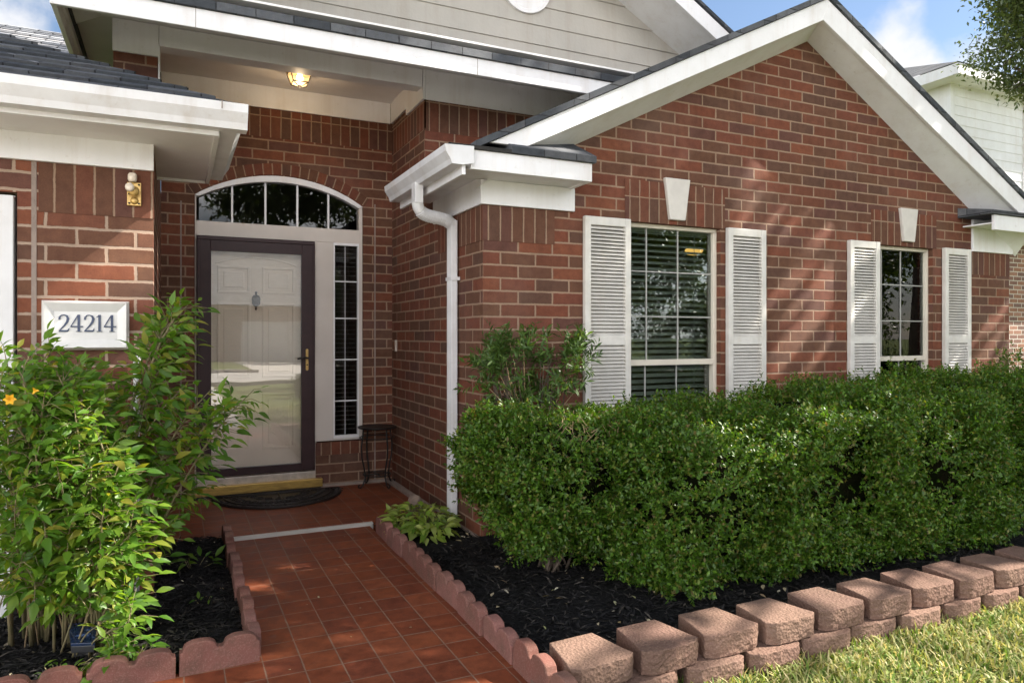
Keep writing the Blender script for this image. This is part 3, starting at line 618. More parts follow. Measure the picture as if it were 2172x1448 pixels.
def shutter(x0,x1,z1,z0,name):
    y0,y1=Yg-.045,Yg-.006; st=.048; mr=.92+ (z1-2.2)*0; m=MB(); zm=1.335
    m.box(x0,x0+st,y0,y1,z0,z1); m.box(x1-st,x1,y0,y1,z0,z1)
    m.box(x0+st,x1-st,y0+.002,y1,z1-.06,z1); m.box(x0+st,x1-st,y0+.002,y1,zm-.035,zm+.035); m.box(x0+st,x1-st,y0+.002,y1,z0,z0+.06)
    f=m.build('shutter',M['shutter'],H,bevel=.003)
    lv=MB(); a,b=x0+st,x1-st
    for lo,hi in ((zm+.037,z1-.062),(z0+.062,zm-.037)):
        n=int((hi-lo)/.0255); p=(hi-lo)/n
        for k in range(n):
            z=lo+k*p; lv.extr([(a,y0+.002,z+.0005),(a,y0+.006,z-.001),(a,y1-.006,z+p*.80),(a,y1-.010,z+p*.88)],(b-a,0,0))
    bk=MB().box(a,b,y1-.004,y1-.001,z0+.06,z1-.06); bk.build('louvre_shade',M['dark'],f)  # near-black sheet added as the shade between the louvres
    lv.build('louvres',M['shutter'],f)
for x0,x1,z1 in ((2.637,3.026,2.222),(3.950,4.343,2.222),(5.318,5.694,2.203),(6.598,6.984,2.203)): shutter(x0,x1,z1,.40,'shutter')
for cx,zt,zb in ((3.462,2.562,2.247),(6.103,2.535,2.232)):
    hp('keystone',MB().extr([(cx-.072,Yg-.035,zb),(cx+.072,Yg-.035,zb),(cx+.118,Yg-.035,zt),(cx-.118,Yg-.035,zt)],(0,.034,0)),'lime',bevel=.006)
# door unit
dy0=Yd+.012
def doorunit():
    m=MB(); y0,y1=dy0,dy0+.10
    m.box(AX0+.002,.168,y0,y1,.0,ASP); m.box(1.150,1.318,y0,y1,.0 if False else .41,2.222); m.box(1.150,1.166,y0+.001,y1,.02,.41); m.box(1.552,AX1-.002,y0,y1,.41,ASP)
    m.box(.168,1.552,y0,y1,2.222,2.348); m.box(1.318,1.552,y0+.001,y1,.41,.45)
    o=m.build('door_frame',M['frame'],H,bevel=.004)
    a=arc(AX0+.002,AX1-.002,ASP,APK-.002,32); b=arc(.186,1.545,ASP-.012,APK-.055,32); am=MB()
    for i in range(32): am.extr([(a[i][0],y0-.012,a[i][1]),(a[i+1][0],y0-.012,a[i+1][1]),(b[i+1][0],y0-.012,b[i+1][1]),(b[i][0],y0-.012,b[i][1])],(0,.1,0))
    am.build('arch_trim',M['white'],o)
    sm=MB(); sm.box(1.318,1.33,y0-.004,y0+.05,.45,2.222); sm.box(1.54,1.552,y0-.004,y0+.05,.45,2.222); sm.box(1.318,1.552,y0-.0045,y0+.05,2.20,2.2225); sm.box(1.318,1.552,y0-.0045,y0+.05,.43,.455)
    for z in (2.01-.14,1.53,1.15,.77): sm.box(1.33,1.54,y0+.02,y0+.028,z-.005,z+.005)
    sm.box(1.427,1.431,y0+.021,y0+.027,.455,2.2)
    sm.build('sidelight_frame',M['white'],o)
    MB().box(1.33,1.54,y0+.031,y0+.035,.455,2.2).build('sidelight_pane',M['darkglass'],o)
    bl=MB(); z=2.18
    while z>.47: bl.extr([(1.332,y0+.07,z-.001),(1.332,y0+.11,z+.001),(1.332,y0+.11,z+.0045),(1.332,y0+.07,z+.0025)],(.206,0,0)); z-=.042
    bl.build('sidelight_blind',M['blind'],o)
    for x in (.453,.728,1.001,1.276): MB().box(x-.008,x+.008,y0+.02,y0+.035,2.348,2.74 if .5<x<1.2 else 2.685).build('transom_muntin',M['white'],o)
    tb=arc(.19,1.54,ASP-.02,APK-.05,24); MB().extr([(.19,y0+.04,2.348)]+[(p[0],y0+.04,p[1]) for p in tb]+[(1.54,y0+.04,2.348)],(0,.004,0)).build('transom_pane',M['darkglass'],o)
    return o
doorunit()
fd=hp('front_door',MB().box(.21,1.11,dy0+.07,dy0+.11,.12,2.215),'door')
def panels():
    m=MB(); y=dy0+.07
    def mould(x0,x1,z0,z1,t=.022,d=.016):
        m.box(x0,x1,y-d,y,z0,z0+t); m.box(x0,x1,y-d,y,z1-t,z1); m.box(x0,x0+t,y-d,y,z0+t,z1-t); m.box(x1-t,x1,y-d,y,z0+t,z1-t)
        m.box(x0+t+.03,x1-t-.03,y-d*.6,y,z0+t+.03,z1-t-.03)
    for x0,x1 in ((.30,.56),(.63,.92) ,): 
        pass
    for x0,x1 in ((.335,.605),(.705,.985)): mould(x0,x1,.36,.86); mould(x0,x1,1.0,1.66); mould(x0,x1,1.74,1.98)
    a=arc(.32,1.0,1.99,2.05,16); b=arc(.32,1.0,2.005,2.066,16)
    for i in range(16): m.extr([(a[i][0],y-.012,a[i][1]),(a[i+1][0],y-.012,a[i+1][1]),(b[i+1][0],y-.012,b[i+1][1]),(b[i][0],y-.012,b[i][1])],(0,.012,0))
    return m
panels().build('door_panel',M['door'],fd,bevel=.004)
kn=MB(); kx,kz,ky=.652,1.675,dy0+.045
kn.lathe([(.004,.085),(.012,.075),(.006,.06),(.018,.05),(.022,.04),(.012,.035)],(kx,ky,kz),12)
up=[(0,.055),(.022,.05),(.034,.032),(.036,.012),(.028,-.012),(.016,-.034),(.008,-.05),(0,-.062)]
pts=[(kx+a,ky,kz+b) for a,b in up]+[(kx-a,ky,kz+b) for a,b in reversed(up[1:-1])]
kn.extr(pts,(0,.014,0)); kn.tube([(kx+.030*math.sin(t),ky-.008,kz-.012+.030*math.cos(t)) for t in np.linspace(.5,5.78,20)],.005,6)
kn.lathe([(.007,-.056),(.011,-.066),(.003,-.082)],(kx,ky+.006,kz),10)
kn.build('door_knocker',M['pewter'],fd,smooth=False)
def storm():
    m=MB(); y0,y1=dy0-.035,dy0-.002; x0,x1,z0,z1=.172,1.146,.165,2.212
    gx0,gx1,gz0,gz1=.277,1.034,.225,2.10
    m.box(x0,gx0,y0,y1,z0,z1); m.box(gx1,x1,y0,y1,z0,z1); m.box(gx0,gx1,y0,y1,gz1,z1); m.box(gx0,gx1,y0,y1,z0,gz0)
    m.box(x0-.0,x1+.0,y0-.008,y0+.0,z1-.028,z1+.006)
    for a in (x0,x1-.02): m.box(a,a+.02,y0-.008,y0,z0,z1-.03)
    o=m.build('storm_door',M['bronze'],H,bevel=.004)
    e=MB(); e.box(gx0-.008,gx0+.006,y0-.004,y1+.004,gz0,gz1); e.box(gx1-.006,gx1+.008,y0-.004,y1+.004,gz0,gz1); e.box(gx0,gx1,y0-.0045,y1+.004,gz1-.006,gz1+.008); e.box(gx0,gx1,y0-.0045,y1+.004,gz0-.008,gz0+.006)
    e.build('glass_bead',M['bronze'],o)
    MB().box(gx0,gx1,y0+.014,y0+.018,gz0,gz1).build('storm_pane',M['stormglass'],o)
    h=MB().extr([(1.076+.012*math.cos(t),y0-.008,1.155+.085*(1 if math.sin(t)>0 else -1)+.012*math.sin(t)) for t in np.linspace(0,2*math.pi,20,endpoint=False)],(0,.008,0))
    h.build('handle_plate',M['brass'],o,bevel=.002)
    MB().tube([(1.076,y0-.01,1.17),(1.076,y0-.05,1.172),(1.04,y0-.055,1.176),(.985,y0-.05,1.165)],.008,8).lathe([(.007,-.012),(.007,0)],(1.076,y0,1.11),10,'y').build('handle',M['pewter'],o,smooth=True)
    return o
storm()
hp('door_sill',MB().box(.17,1.148,dy0-.06,dy0+.09,.085,.158),'alu',bevel=.004)
hp('threshold',MB().box(.10,1.20,dy0-.12,dy0-.062,.022,.098),'gold',bevel=.006)
hp('sill_base',MB().box(.12,1.18,dy0-.118,dy0+.1,.0,.08),'dark')
hp('doorbell',MB().box(Xr-.02,Xr-.001,6.435,6.465,1.225,1.33),'alu',bevel=.003)

# ------------------------------------------------------------------ small things on the house
pl=empty('number_plaque',(-.404,Yp,1.42),'white framed house number plaque reading 24214 on the brick pier','house number')
MB().extr([(-.592,Yp-.03,1.30),(-.216,Yp-.03,1.30),(-.216,Yp-.03,1.54),(-.592,Yp-.03,1.54)],(0,.029,0)).build('plate',M['plaque'],pl,bevel=.003)
rim=MB()
def frame_sloped(x0,x1,z0,z1,t,ya,yb):
    o=[(x0,ya,z0),(x1,ya,z0),(x1,ya,z1),(x0,ya,z1)]; i=[(x0+t,yb,z0+t),(x1-t,yb,z0+t),(x1-t,yb,z1-t),(x0+t,yb,z1-t)]
    w=.012; q=[(x0-w,ya+.03,z0-w),(x1+w,ya+.03,z0-w),(x1+w,ya+.03,z1+w),(x0-w,ya+.03,z1+w)]
    for k in range(4): rim.poly([o[k],o[(k+1)%4],i[(k+1)%4],i[k]]); rim.poly([q[k],q[(k+1)%4],o[(k+1)%4],o[k]])
frame_sloped(-.584,-.224,1.308,1.532,.042,Yp-.055,Yp-.0305)
rim.build('rim',M['plaque'],pl,fix=False)
def stroke(m,pts,ws,y):
    pts=[Vector((p[0],0,p[1])) for p in pts]
    for k in range(len(pts)-1):
        q=[]
        for i in (k,k+1):
            d=(pts[min(i+1,len(pts)-1)]-pts[max(i-1,0)]).normalized(); n=Vector((-d.z,0,d.x)); q.append((pts[i],n,ws[i]/2))
        a,b=q; m.extr([Vector((0,y,0))+a[0]+a[1]*a[2],Vector((0,y,0))+b[0]+b[1]*b[2],Vector((0,y,0))+b[0]-b[1]*b[2],Vector((0,y,0))+a[0]-a[1]*a[2]],(0,.004,0))
def digit(m,ch,x,z,h,y):
    S=lambda pts:[(x+a*h,z+b*h) for a,b in pts]
    if ch=='1': stroke(m,S([(.17,0),(.17,1)]),[.13*h]*2,y); stroke(m,S([(.02,.02),(.32,.02)]),[.045*h]*2,y-.0005); stroke(m,S([(.02,.86),(.17,.97)]),[.04*h,.08*h],y-.0005)
    if ch=='4': stroke(m,S([(.42,0),(.42,1)]),[.13*h]*2,y); stroke(m,S([(.0,.30),(.64,.30)]),[.075*h]*2,y-.0005); stroke(m,S([(.02,.30),(.38,.97)]),[.05*h,.06*h],y-.001); stroke(m,S([(.28,.02),(.56,.02)]),[.045*h]*2,y-.001)
    if ch=='2':
        p=[(.05,.70),(.06,.85),(.16,.96),(.28,.98),(.42,.92),(.48,.76),(.44,.58),(.30,.36),(.14,.17),(.03,.05)]
        stroke(m,S(p),[w*h for w in (.11,.09,.055,.05,.10,.14,.13,.09,.06,.05)],y); stroke(m,S([(.02,.045),(.48,.045)]),[.10*h,.10*h],y-.0005); stroke(m,S([(.46,.03),(.53,.2)]),[.08*h,.02*h],y-.001)
num=MB(); xx=-.524
for ch,wd in zip('24214',(.0515,.0585,.054,.034,.058)): digit(num,ch,xx,1.388,.086,Yp-.035); xx+=wd
num.build('numerals',M['navy'],pl,fix=True)

fl=empty('flood_light_base',(-.19,Yp,2.10),'brass plate with two bare white lamp sockets on the brick pier','wall light')
MB().box(-.222,-.157,Yp-.022,Yp-.001,2.045,2.165).build('plate',M['brass'],fl,bevel=.002)
MB().lathe([(.012,0),(.02,-.015),(.026,-.03),(.02,-.04)],(-.19,Yp-.022,2.115),16,'y').lathe([(.02,0),(.012,-.01)],(-.188,Yp-.022,2.07),12,'y').build('socket_arm',M['brass'],fl,smooth=True)
for (x,y,z,ax) in ((-.207,Yp-.055,2.128,'y'),(-.197,Yp-.035,2.165,'z')):
    pr=[(.0,0),(.017,.0),(.0215,.012),(.0215,.035),(.016,.045),(.0,.046)]
    MB().lathe([(r,(-a if ax=='y' else a)) for r,a in pr],(x,y,z),18,ax).build('lamp_socket',M['bulb'],fl,smooth=True)
for x,z in ((-.217,2.15),(-.172,2.15),(-.217,2.052),(-.172,2.052),(-.217,2.10)): MB().box(x,x+.01,Yp-.026,Yp-.02,z,z+.008).build('screw',M['dark'],fl)

lx,ly,lz=.93,6.05,3.558
ln=empty('porch_lantern',(lx,ly,lz),'lit brass and glass lantern on the porch ceiling','lantern')
def frust(m,z0,w0,z1,w1,cap=True):
    a=[(lx-w0,ly-w0,z0),(lx+w0,ly-w0,z0),(lx+w0,ly+w0,z0),(lx-w0,ly+w0,z0)]; b=[(lx-w1,ly-w1,z1),(lx+w1,ly-w1,z1),(lx+w1,ly+w1,z1),(lx-w1,ly+w1,z1)]
    for k in range(4): m.poly([a[k],a[(k+1)%4],b[(k+1)%4],b[k]])
    if cap: m.poly(a); m.poly(b)
    return m
frust(frust(MB(),lz-.02,.10,lz,.085),lz-.034,.085,lz-.02,.10).build('canopy',M['brass'],ln)
frust(frust(MB(),lz-.12,.058,lz-.036,.085,False),lz-.14,.02,lz-.122,.057,False).build('lamp_glass',M['lanternglass'],ln)
fr=MB()
for sx_,sy_ in ((1,1),(1,-1),(-1,1),(-1,-1)):
    fr.tube([(lx+sx_*.088,ly+sy_*.088,lz-.034),(lx+sx_*.06,ly+sy_*.06,lz-.122),(lx+sx_*.02,ly+sy_*.02,lz-.142)],.005,6)
for wv,zv in ((.06,lz-.122),(.088,lz-.036)):
    c_=[(lx-wv,ly-wv,zv),(lx+wv,ly-wv,zv),(lx+wv,ly+wv,zv),(lx-wv,ly+wv,zv)]
    for k in range(4): fr.tube([c_[k],c_[(k+1)%4]],.005,6)
fr.lathe([(.004,-.16),(.012,-.15),(.02,-.14)],(lx,ly,lz),10).build('cage',M['pewter'],ln)
pd=bpy.data.lights.new('lantern_light','POINT'); pd.energy=.9; pd.color=(1,.74,.45); pd.shadow_soft_size=.03
po=bpy.data.objects.new('lantern_light',pd); COL.objects.link(po); po.parent=ln; po.location=(0,0,-.19)
MB().lathe([(.006,-.105),(.024,-.095),(.028,-.075),(.018,-.05),(.012,-.036)],(lx,ly,lz),16).build('bulb',M['lampglow'],ln,smooth=True)

rl=empty('ceiling_lamp',(4.35,6.0,2.2),'warm lit ceiling lamp seen inside through the left front window','ceiling lamp')
q=at(1472,532,5.9); rl.location=(q.x,q.y,2.59)
MB().lathe([(.02,q.z-.045),(.07,q.z-.035),(.095,q.z),(.085,q.z+.02),(.03,q.z+.035)],(q.x,q.y,0),24).build('lamp_shade',M['roomlamp'],rl,smooth=True)
MB().tube([(q.x,q.y,q.z+.05),(q.x,q.y,2.59)],.012,8).lathe([(.06,2.57),(.06,2.595)],(q.x,q.y,0),16).build('stem',M['pewter'],rl)

mt=empty('door_mat',(.81,6.45,0),'half round black rubber scrollwork mat in front of the door','door mat')
def halfdisc(r,rx,y0,n=28): return [(.81+rx*math.cos(t),y0-r*math.sin(t)) for t in np.linspace(0,math.pi,n)]
MB().extr([(x,y,.003) for x,y in halfdisc(.56,.535,6.46)],(0,0,.006)).build('backing',M['rubber'],mt)
sc=MB()
for k,(r,rx) in enumerate(((.545,.52),(.46,.44))): sc.tube([(x,y,.014) for x,y in halfdisc(r,rx,6.45,40)],.010 if k==0 else .007,6)
sc.tube([(.29,6.45,.014),(1.33,6.45,.014)],.010,6); sc.tube([(.81,6.45,.014),(.81,5.92,.014)],.009,6)
for i in range(16):
    t=math.pi*(i+.5)/16; 
    for rr_,sg in ((.35,1),(.22,-1),(.50,1)):
        if rr_<.3 and i%2: continue
        cx,cy=.81+rr_*math.cos(t),6.45-rr_*math.sin(t)
        sc.tube([(cx+.05*(1-a/14)*math.cos(sg*a*.75+t),cy+.045*(1-a/14)*math.sin(sg*a*.75+t),.013) for a in range(12)],.0045,5)
sc.build('scrollwork',M['rubber'],mt,smooth=True)

st=empty('plant_stand',(1.665,6.40,0),'black wrought iron plant stand with round top in the porch corner','plant stand')
cx,cy,zt=1.665,6.40,.545
top=MB().lathe([(.10,zt-.012),(.165,zt-.012),(.172,zt-.004),(.172,zt+.004),(.160,zt+.004),(.155,zt)],(cx,cy,0),36)
top.build('top',M['iron'],st)
for k in range(4):
    a=R(20+90*k); ca,sa=math.cos(a),math.sin(a); P=lambda r,z:(cx+r*ca,cy+r*sa,z)
    leg=MB().tube([P(.145,zt-.012),P(.15,.48),P(.165,.38),P(.16,.28),P(.135,.18),P(.125,.1),P(.15,.035),P(.175,.012),P(.195,.022),P(.195,.04),P(.183,.042)],.007,7)
    leg.build('leg',M['iron'],st,smooth=True)
for r,z in ((.125,.115),(.155,.45)):
    rg=MB().tube([(cx+r*math.cos(t),cy+r*math.sin(t),z) for t in np.linspace(0,2*math.pi,30)],.005,6)
    if z<.2: rg.tube([(cx-.125,cy,.115),(cx+.125,cy,.115)],.005,6).tube([(cx,cy-.125,.115),(cx,cy+.125,.115)],.005,6)
    rg.build('ring',M['iron'],st,smooth=True)

so_=empty('solar_light',(-.36,3.56,.0),'square dark blue solar path light on the mulch by the leafy bush','solar light')
a_=[atz(150,1370,.075),atz(201,1368,.075),atz(208,1322,.10),atz(145,1327,.10)]
MB().extr(a_,(0,0,.012)).build('panel',M['solar'],so_,bevel=.002)
ctr=sum((Vector(p) for p in a_),Vector())/4
MB().extr([Vector(p)-Vector((0,0,.001)) + (ctr-Vector(p))*.04 for p in a_],(0,0,-.03)).box(ctr.x-.03,ctr.x+.03,ctr.y-.03,ctr.y+.03,0.01,.06).build('housing',M['blackplastic'],so_,bevel=.003)
MB().tube([(ctr.x,ctr.y,-.06),(ctr.x,ctr.y,.03)],.012,8).build('stake',M['blackplastic'],so_)

# ------------------------------------------------------------------ edging stones and retaining blocks
def edger_proto():
    n=14; prof=[]; Lh=.158
    for hump in (-1,1):
        for i in range(n+1):
            t=-1+2*i/n; x=hump*.0795+t*.068; z=.092+.036*math.sqrt(max(0,1-abs(t)**2.6)); prof.append((x,z))
    pts=[(-Lh,0,-.06)]+[(-Lh,0,.092)]+[(x,0,z) for x,z in prof]+[(Lh,0,.092),(Lh,0,-.06)]
    return MB().extr([(x,-.026,z) for x,_,z in pts],(0,.052,0))
eproto=None
def place_edger(x,y,rz,tilt,label,group,z=-.03):
    global eproto
    if eproto is None:
        eproto=edger_proto().build('edging_stone',M['edger'],None,bevel=.008); o=eproto
    else: o=eproto.copy(); COL.objects.link(o)
    o.location=(x,y,z); o.rotation_euler=(tilt,random.uniform(-.02,.02),rz); tag(o,label,'edging stone',group); return o
for i in range(9):
    y=2.25+.328*i
    place_edger(1.322-.006*(i%2),y,R(90)+random.uniform(-.03,.03),random.uniform(-.05,.05),'scalloped red edging stone on the right of the tile path, %s from the front'%ORD[i],'scalloped edging stones along the path',-.03+random.uniform(-.012,.006))
for i in range(6):
    y=3.45+.325*i
    place_edger(.312+.004*(i%2),y,R(90)+random.uniform(-.03,.03),random.uniform(-.05,.05),'scalloped red edging stone on the left of the tile path, %s from the corner'%ORD[i],'scalloped edging stones along the path',-.03+random.uniform(-.012,.006))
for i in range(5):
    x=.175-.329*i
    place_edger(x,3.265-.012*i,R(2)+random.uniform(-.02,.02),random.uniform(-.04,.04),'scalloped red edging stone across the front of the left bed, %s from the corner'%ORD[i],'scalloped edging stones along the path',-.032-.006*i)
def block_proto(seed):
    import bmesh
    r=random.Random(seed); bm=bmesh.new()
    f,b,d,h=.150,.105,.26,.098
    nx,ny,nz=16,7,7; 
    def P(i,j,k):
        t=j/ny; hw=f+(b-f)*t; x=(-1+2*i/nx)*hw; y=d*t; z=h*k/nz
        # bevelled split face: outer thirds of the front are cut back
        if t<.3:
            c=max(0,abs(-1+2*i/nx)-.70)/.30; y+=c*.030*(1-t/.3)
        if j==0: y+=r.uniform(-.003,.003)-.003*math.sin(math.pi*k/nz); x+=r.uniform(-.003,.003); z+=r.uniform(-.002,.002)
        return (x,y-.0,z)
    idx={}
    def V(i,j,k):
        if (i,j,k) not in idx: idx[(i,j,k)]=bm.verts.new(P(i,j,k))
        return idx[(i,j,k)]
    def face(q): bm.faces.new([V(*a) for a in q])
    for i in range(nx):
        for j in range(ny):
            face([(i,j,0),(i,j+1,0),(i+1,j+1,0),(i+1,j,0)]); face([(i,j,nz),(i+1,j,nz),(i+1,j+1,nz),(i,j+1,nz)])
        for k in range(nz):
            face([(i,0,k),(i+1,0,k),(i+1,0,k+1),(i,0,k+1)]); face([(i,ny,k),(i,ny,k+1),(i+1,ny,k+1),(i+1,ny,k)])
    for j in range(ny):
        for k in range(nz):
            face([(0,j,k),(0,j,k+1),(0,j+1,k+1),(0,j+1,k)]); face([(nx,j,k),(nx,j+1,k),(nx,j+1,k+1),(nx,j,k+1)])
    me=bpy.data.meshes.new('retaining_block'); bm.to_mesh(me); bm.free(); me.materials.append(M['block'])
    o=bpy.data.objects.new('retaining_block',me); COL.objects.link(o)
    bv=o.modifiers.new('bevel','BEVEL'); bv.width=.004; bv.segments=2; bv.angle_limit=R(50); return o
bp=[block_proto(s) for s in (1,2,3)]; used=set()
def place_block(x,y,z,rz,label):
    i=random.randrange(3)
    if i in used: o=bp[i].copy(); COL.objects.link(o)
    else: o=bp[i]; used.add(i)
    o.location=(x,y,z); o.rotation_euler=(random.uniform(-.015,.015),random.uniform(-.015,.015),rz); tag(o,label,'retaining block','tan concrete blocks edging the lawn')
for i in range(11):
    place_block(1.515+.333*i,2.355+random.uniform(-.012,.012),.002,random.uniform(-.05,.05) if i else .03,'tan rough-faced retaining block, %s from the path in the top course'%ORD[i])
for i in range(11):
    place_block(1.40+.328*i,2.33+random.uniform(-.012,.012),-.099,random.uniform(-.04,.04),'tan rough-faced retaining block, %s from the path in the course on the lawn'%ORD[i])
for o in bp:
    if 'label' not in o: bpy.data.objects.remove(o)

# ------------------------------------------------------------------ mulch beds, chips, litter, grass
def bed(name,polys,seed):
    V=[];T=[]
    for (x0,x1,y0,y1,z) in polys:
        st_=.035; nx,ny=int((x1-x0)/st_)+1,int((y1-y0)/st_)+1
        X,Y=np.meshgrid(np.linspace(x0,x1,nx+1),np.linspace(y0,y1,ny+1),indexing='ij'); P=np.stack([X,Y,np.zeros_like(X)],-1).reshape(-1,3)
        P[:,2]=z+.014*sines(P,seed,4)+.007*sines(P,seed+1,18)+.005*sines(P,seed+2,45)
        b=sum(len(v) for v in V); V.append(P)
        I=np.arange((nx+1)*(ny+1)).reshape(nx+1,ny+1)
        T.append(np.concatenate([np.stack([I[:-1,:-1],I[1:,:-1],I[1:,1:]],-1).reshape(-1,3),np.stack([I[:-1,:-1],I[1:,1:],I[:-1,1:]],-1).reshape(-1,3)])+b)
    o=tri_mesh(name,np.concatenate(V),np.concatenate(T),M['mulch']); tag(o,kind='structure'); return o
RB=[(1.32,7.6,2.5,4.405,.018),(1.33,1.85,4.405,5.215,.0)]
LB=[(-1.1,.30,3.29,4.225,.0),(-.098,.30,4.225,5.235,-.01)]
bed('mulch_bed',RB,11); bed('mulch_bed',LB,31)
def scatter(n,rects,wts=None):
    a=np.array([(r[1]-r[0])*(r[3]-r[2]) for r in rects]); k=rng.choice(len(rects),n,p=a/a.sum()); r=np.array(rects)[k]
    return np.stack([r[:,0]+(r[:,1]-r[:,0])*rng.random(n),r[:,2]+(r[:,3]-r[:,2])*rng.random(n),r[:,4]],1)
def flat_leaves(name,P,L0,L1,wr,mat,tilt,kind='kite',label=None):
    n=len(P); a=rng.uniform(0,6.28,n); D=np.stack([np.cos(a),np.sin(a),rng.normal(0,tilt,n)],1); N=np.stack([rng.normal(0,tilt,n),rng.normal(0,tilt,n),np.ones(n)],1)
    Ln=rng.uniform(L0,L1,n); V,T=leaves(P-D*Ln[:,None]*.5,D,N,Ln,Ln*wr*rng.uniform(.7,1.3,n),kind,.15,.1)
    o=tri_mesh(name,V,T,M[mat]); tag(o,label,None,None,'stuff'); return o
def bedz(P,seed): P=P.copy(); Q=P.copy(); Q[:,2]=0; P[:,2]+=.014*sines(Q,seed,4)+.007*sines(Q,seed+1,18)+rng.uniform(.002,.018,len(P)); return P
flat_leaves('mulch_chips',np.concatenate([bedz(scatter(15000,[(1.32,4.8,2.55,4.3,.018),(1.33,1.85,4.4,5.2,.0)]),11),bedz(scatter(6500,LB),31)]),.02,.075,.16,'chip',.28)
flat_leaves('dead_leaves',np.concatenate([bedz(scatter(110,[(1.36,3.2,2.62,4.2,.024),(1.36,1.85,4.2,5.1,.006)]),11),bedz(scatter(45,LB),31)]),.02,.05,.4,'litter',.35,'broad')
P=scatter(26,[(.36,1.28,2.2,5.15,-.026)]); flat_leaves('dead_leaves',P,.008,.022,.5,'litter',.15,'broad')
def grass(name,n,rect,l0,l1,wd):
    P=scatter(n,[rect]); cl=.5+.5*sines(P*np.array([1,1,0]),5,9); P=P[rng.random(n)<.35+.65*np.clip(cl,0,1)]; n=len(P)
    a=rng.uniform(0,6.28,n); le=np.abs(rng.normal(.8,.5,n)); D=nrm(np.stack([np.cos(a)*le,np.sin(a)*le,np.ones(n)],1)); S=nrm(np.stack([-np.sin(a),np.cos(a),rng.normal(0,.3,n)],1))
    Ln=rng.uniform(l0,l1,n)[:,None]; W=(wd*rng.uniform(.6,1.3,n))[:,None]
    m=P+D*Ln*.55; D2=nrm(D+np.stack([np.cos(a)*.8,np.sin(a)*.8,-.35*np.ones(n)],1)*rng.uniform(.2,1.1,n)[:,None]); tip=m+D2*Ln*.5
    V=np.stack([P+S*W*.5,P-S*W*.5,m+S*W*.42,m-S*W*.42,tip],1).reshape(-1,3); T=np.array([[0,1,3],[0,3,2],[2,3,4]])
    o=tri_mesh(name,V,(T[None]+np.arange(n)[:,None,None]*5).reshape(-1,3),M['grass']); tag(o,None,None,None,'stuff')
grass('lawn_grass',52000,(1.36,6.6,1.2,2.42,GZ),.022,.075,.0085)
grass('lawn_grass',30000,(1.36,9.5,-2.2,1.2,GZ),.03,.08,.009)

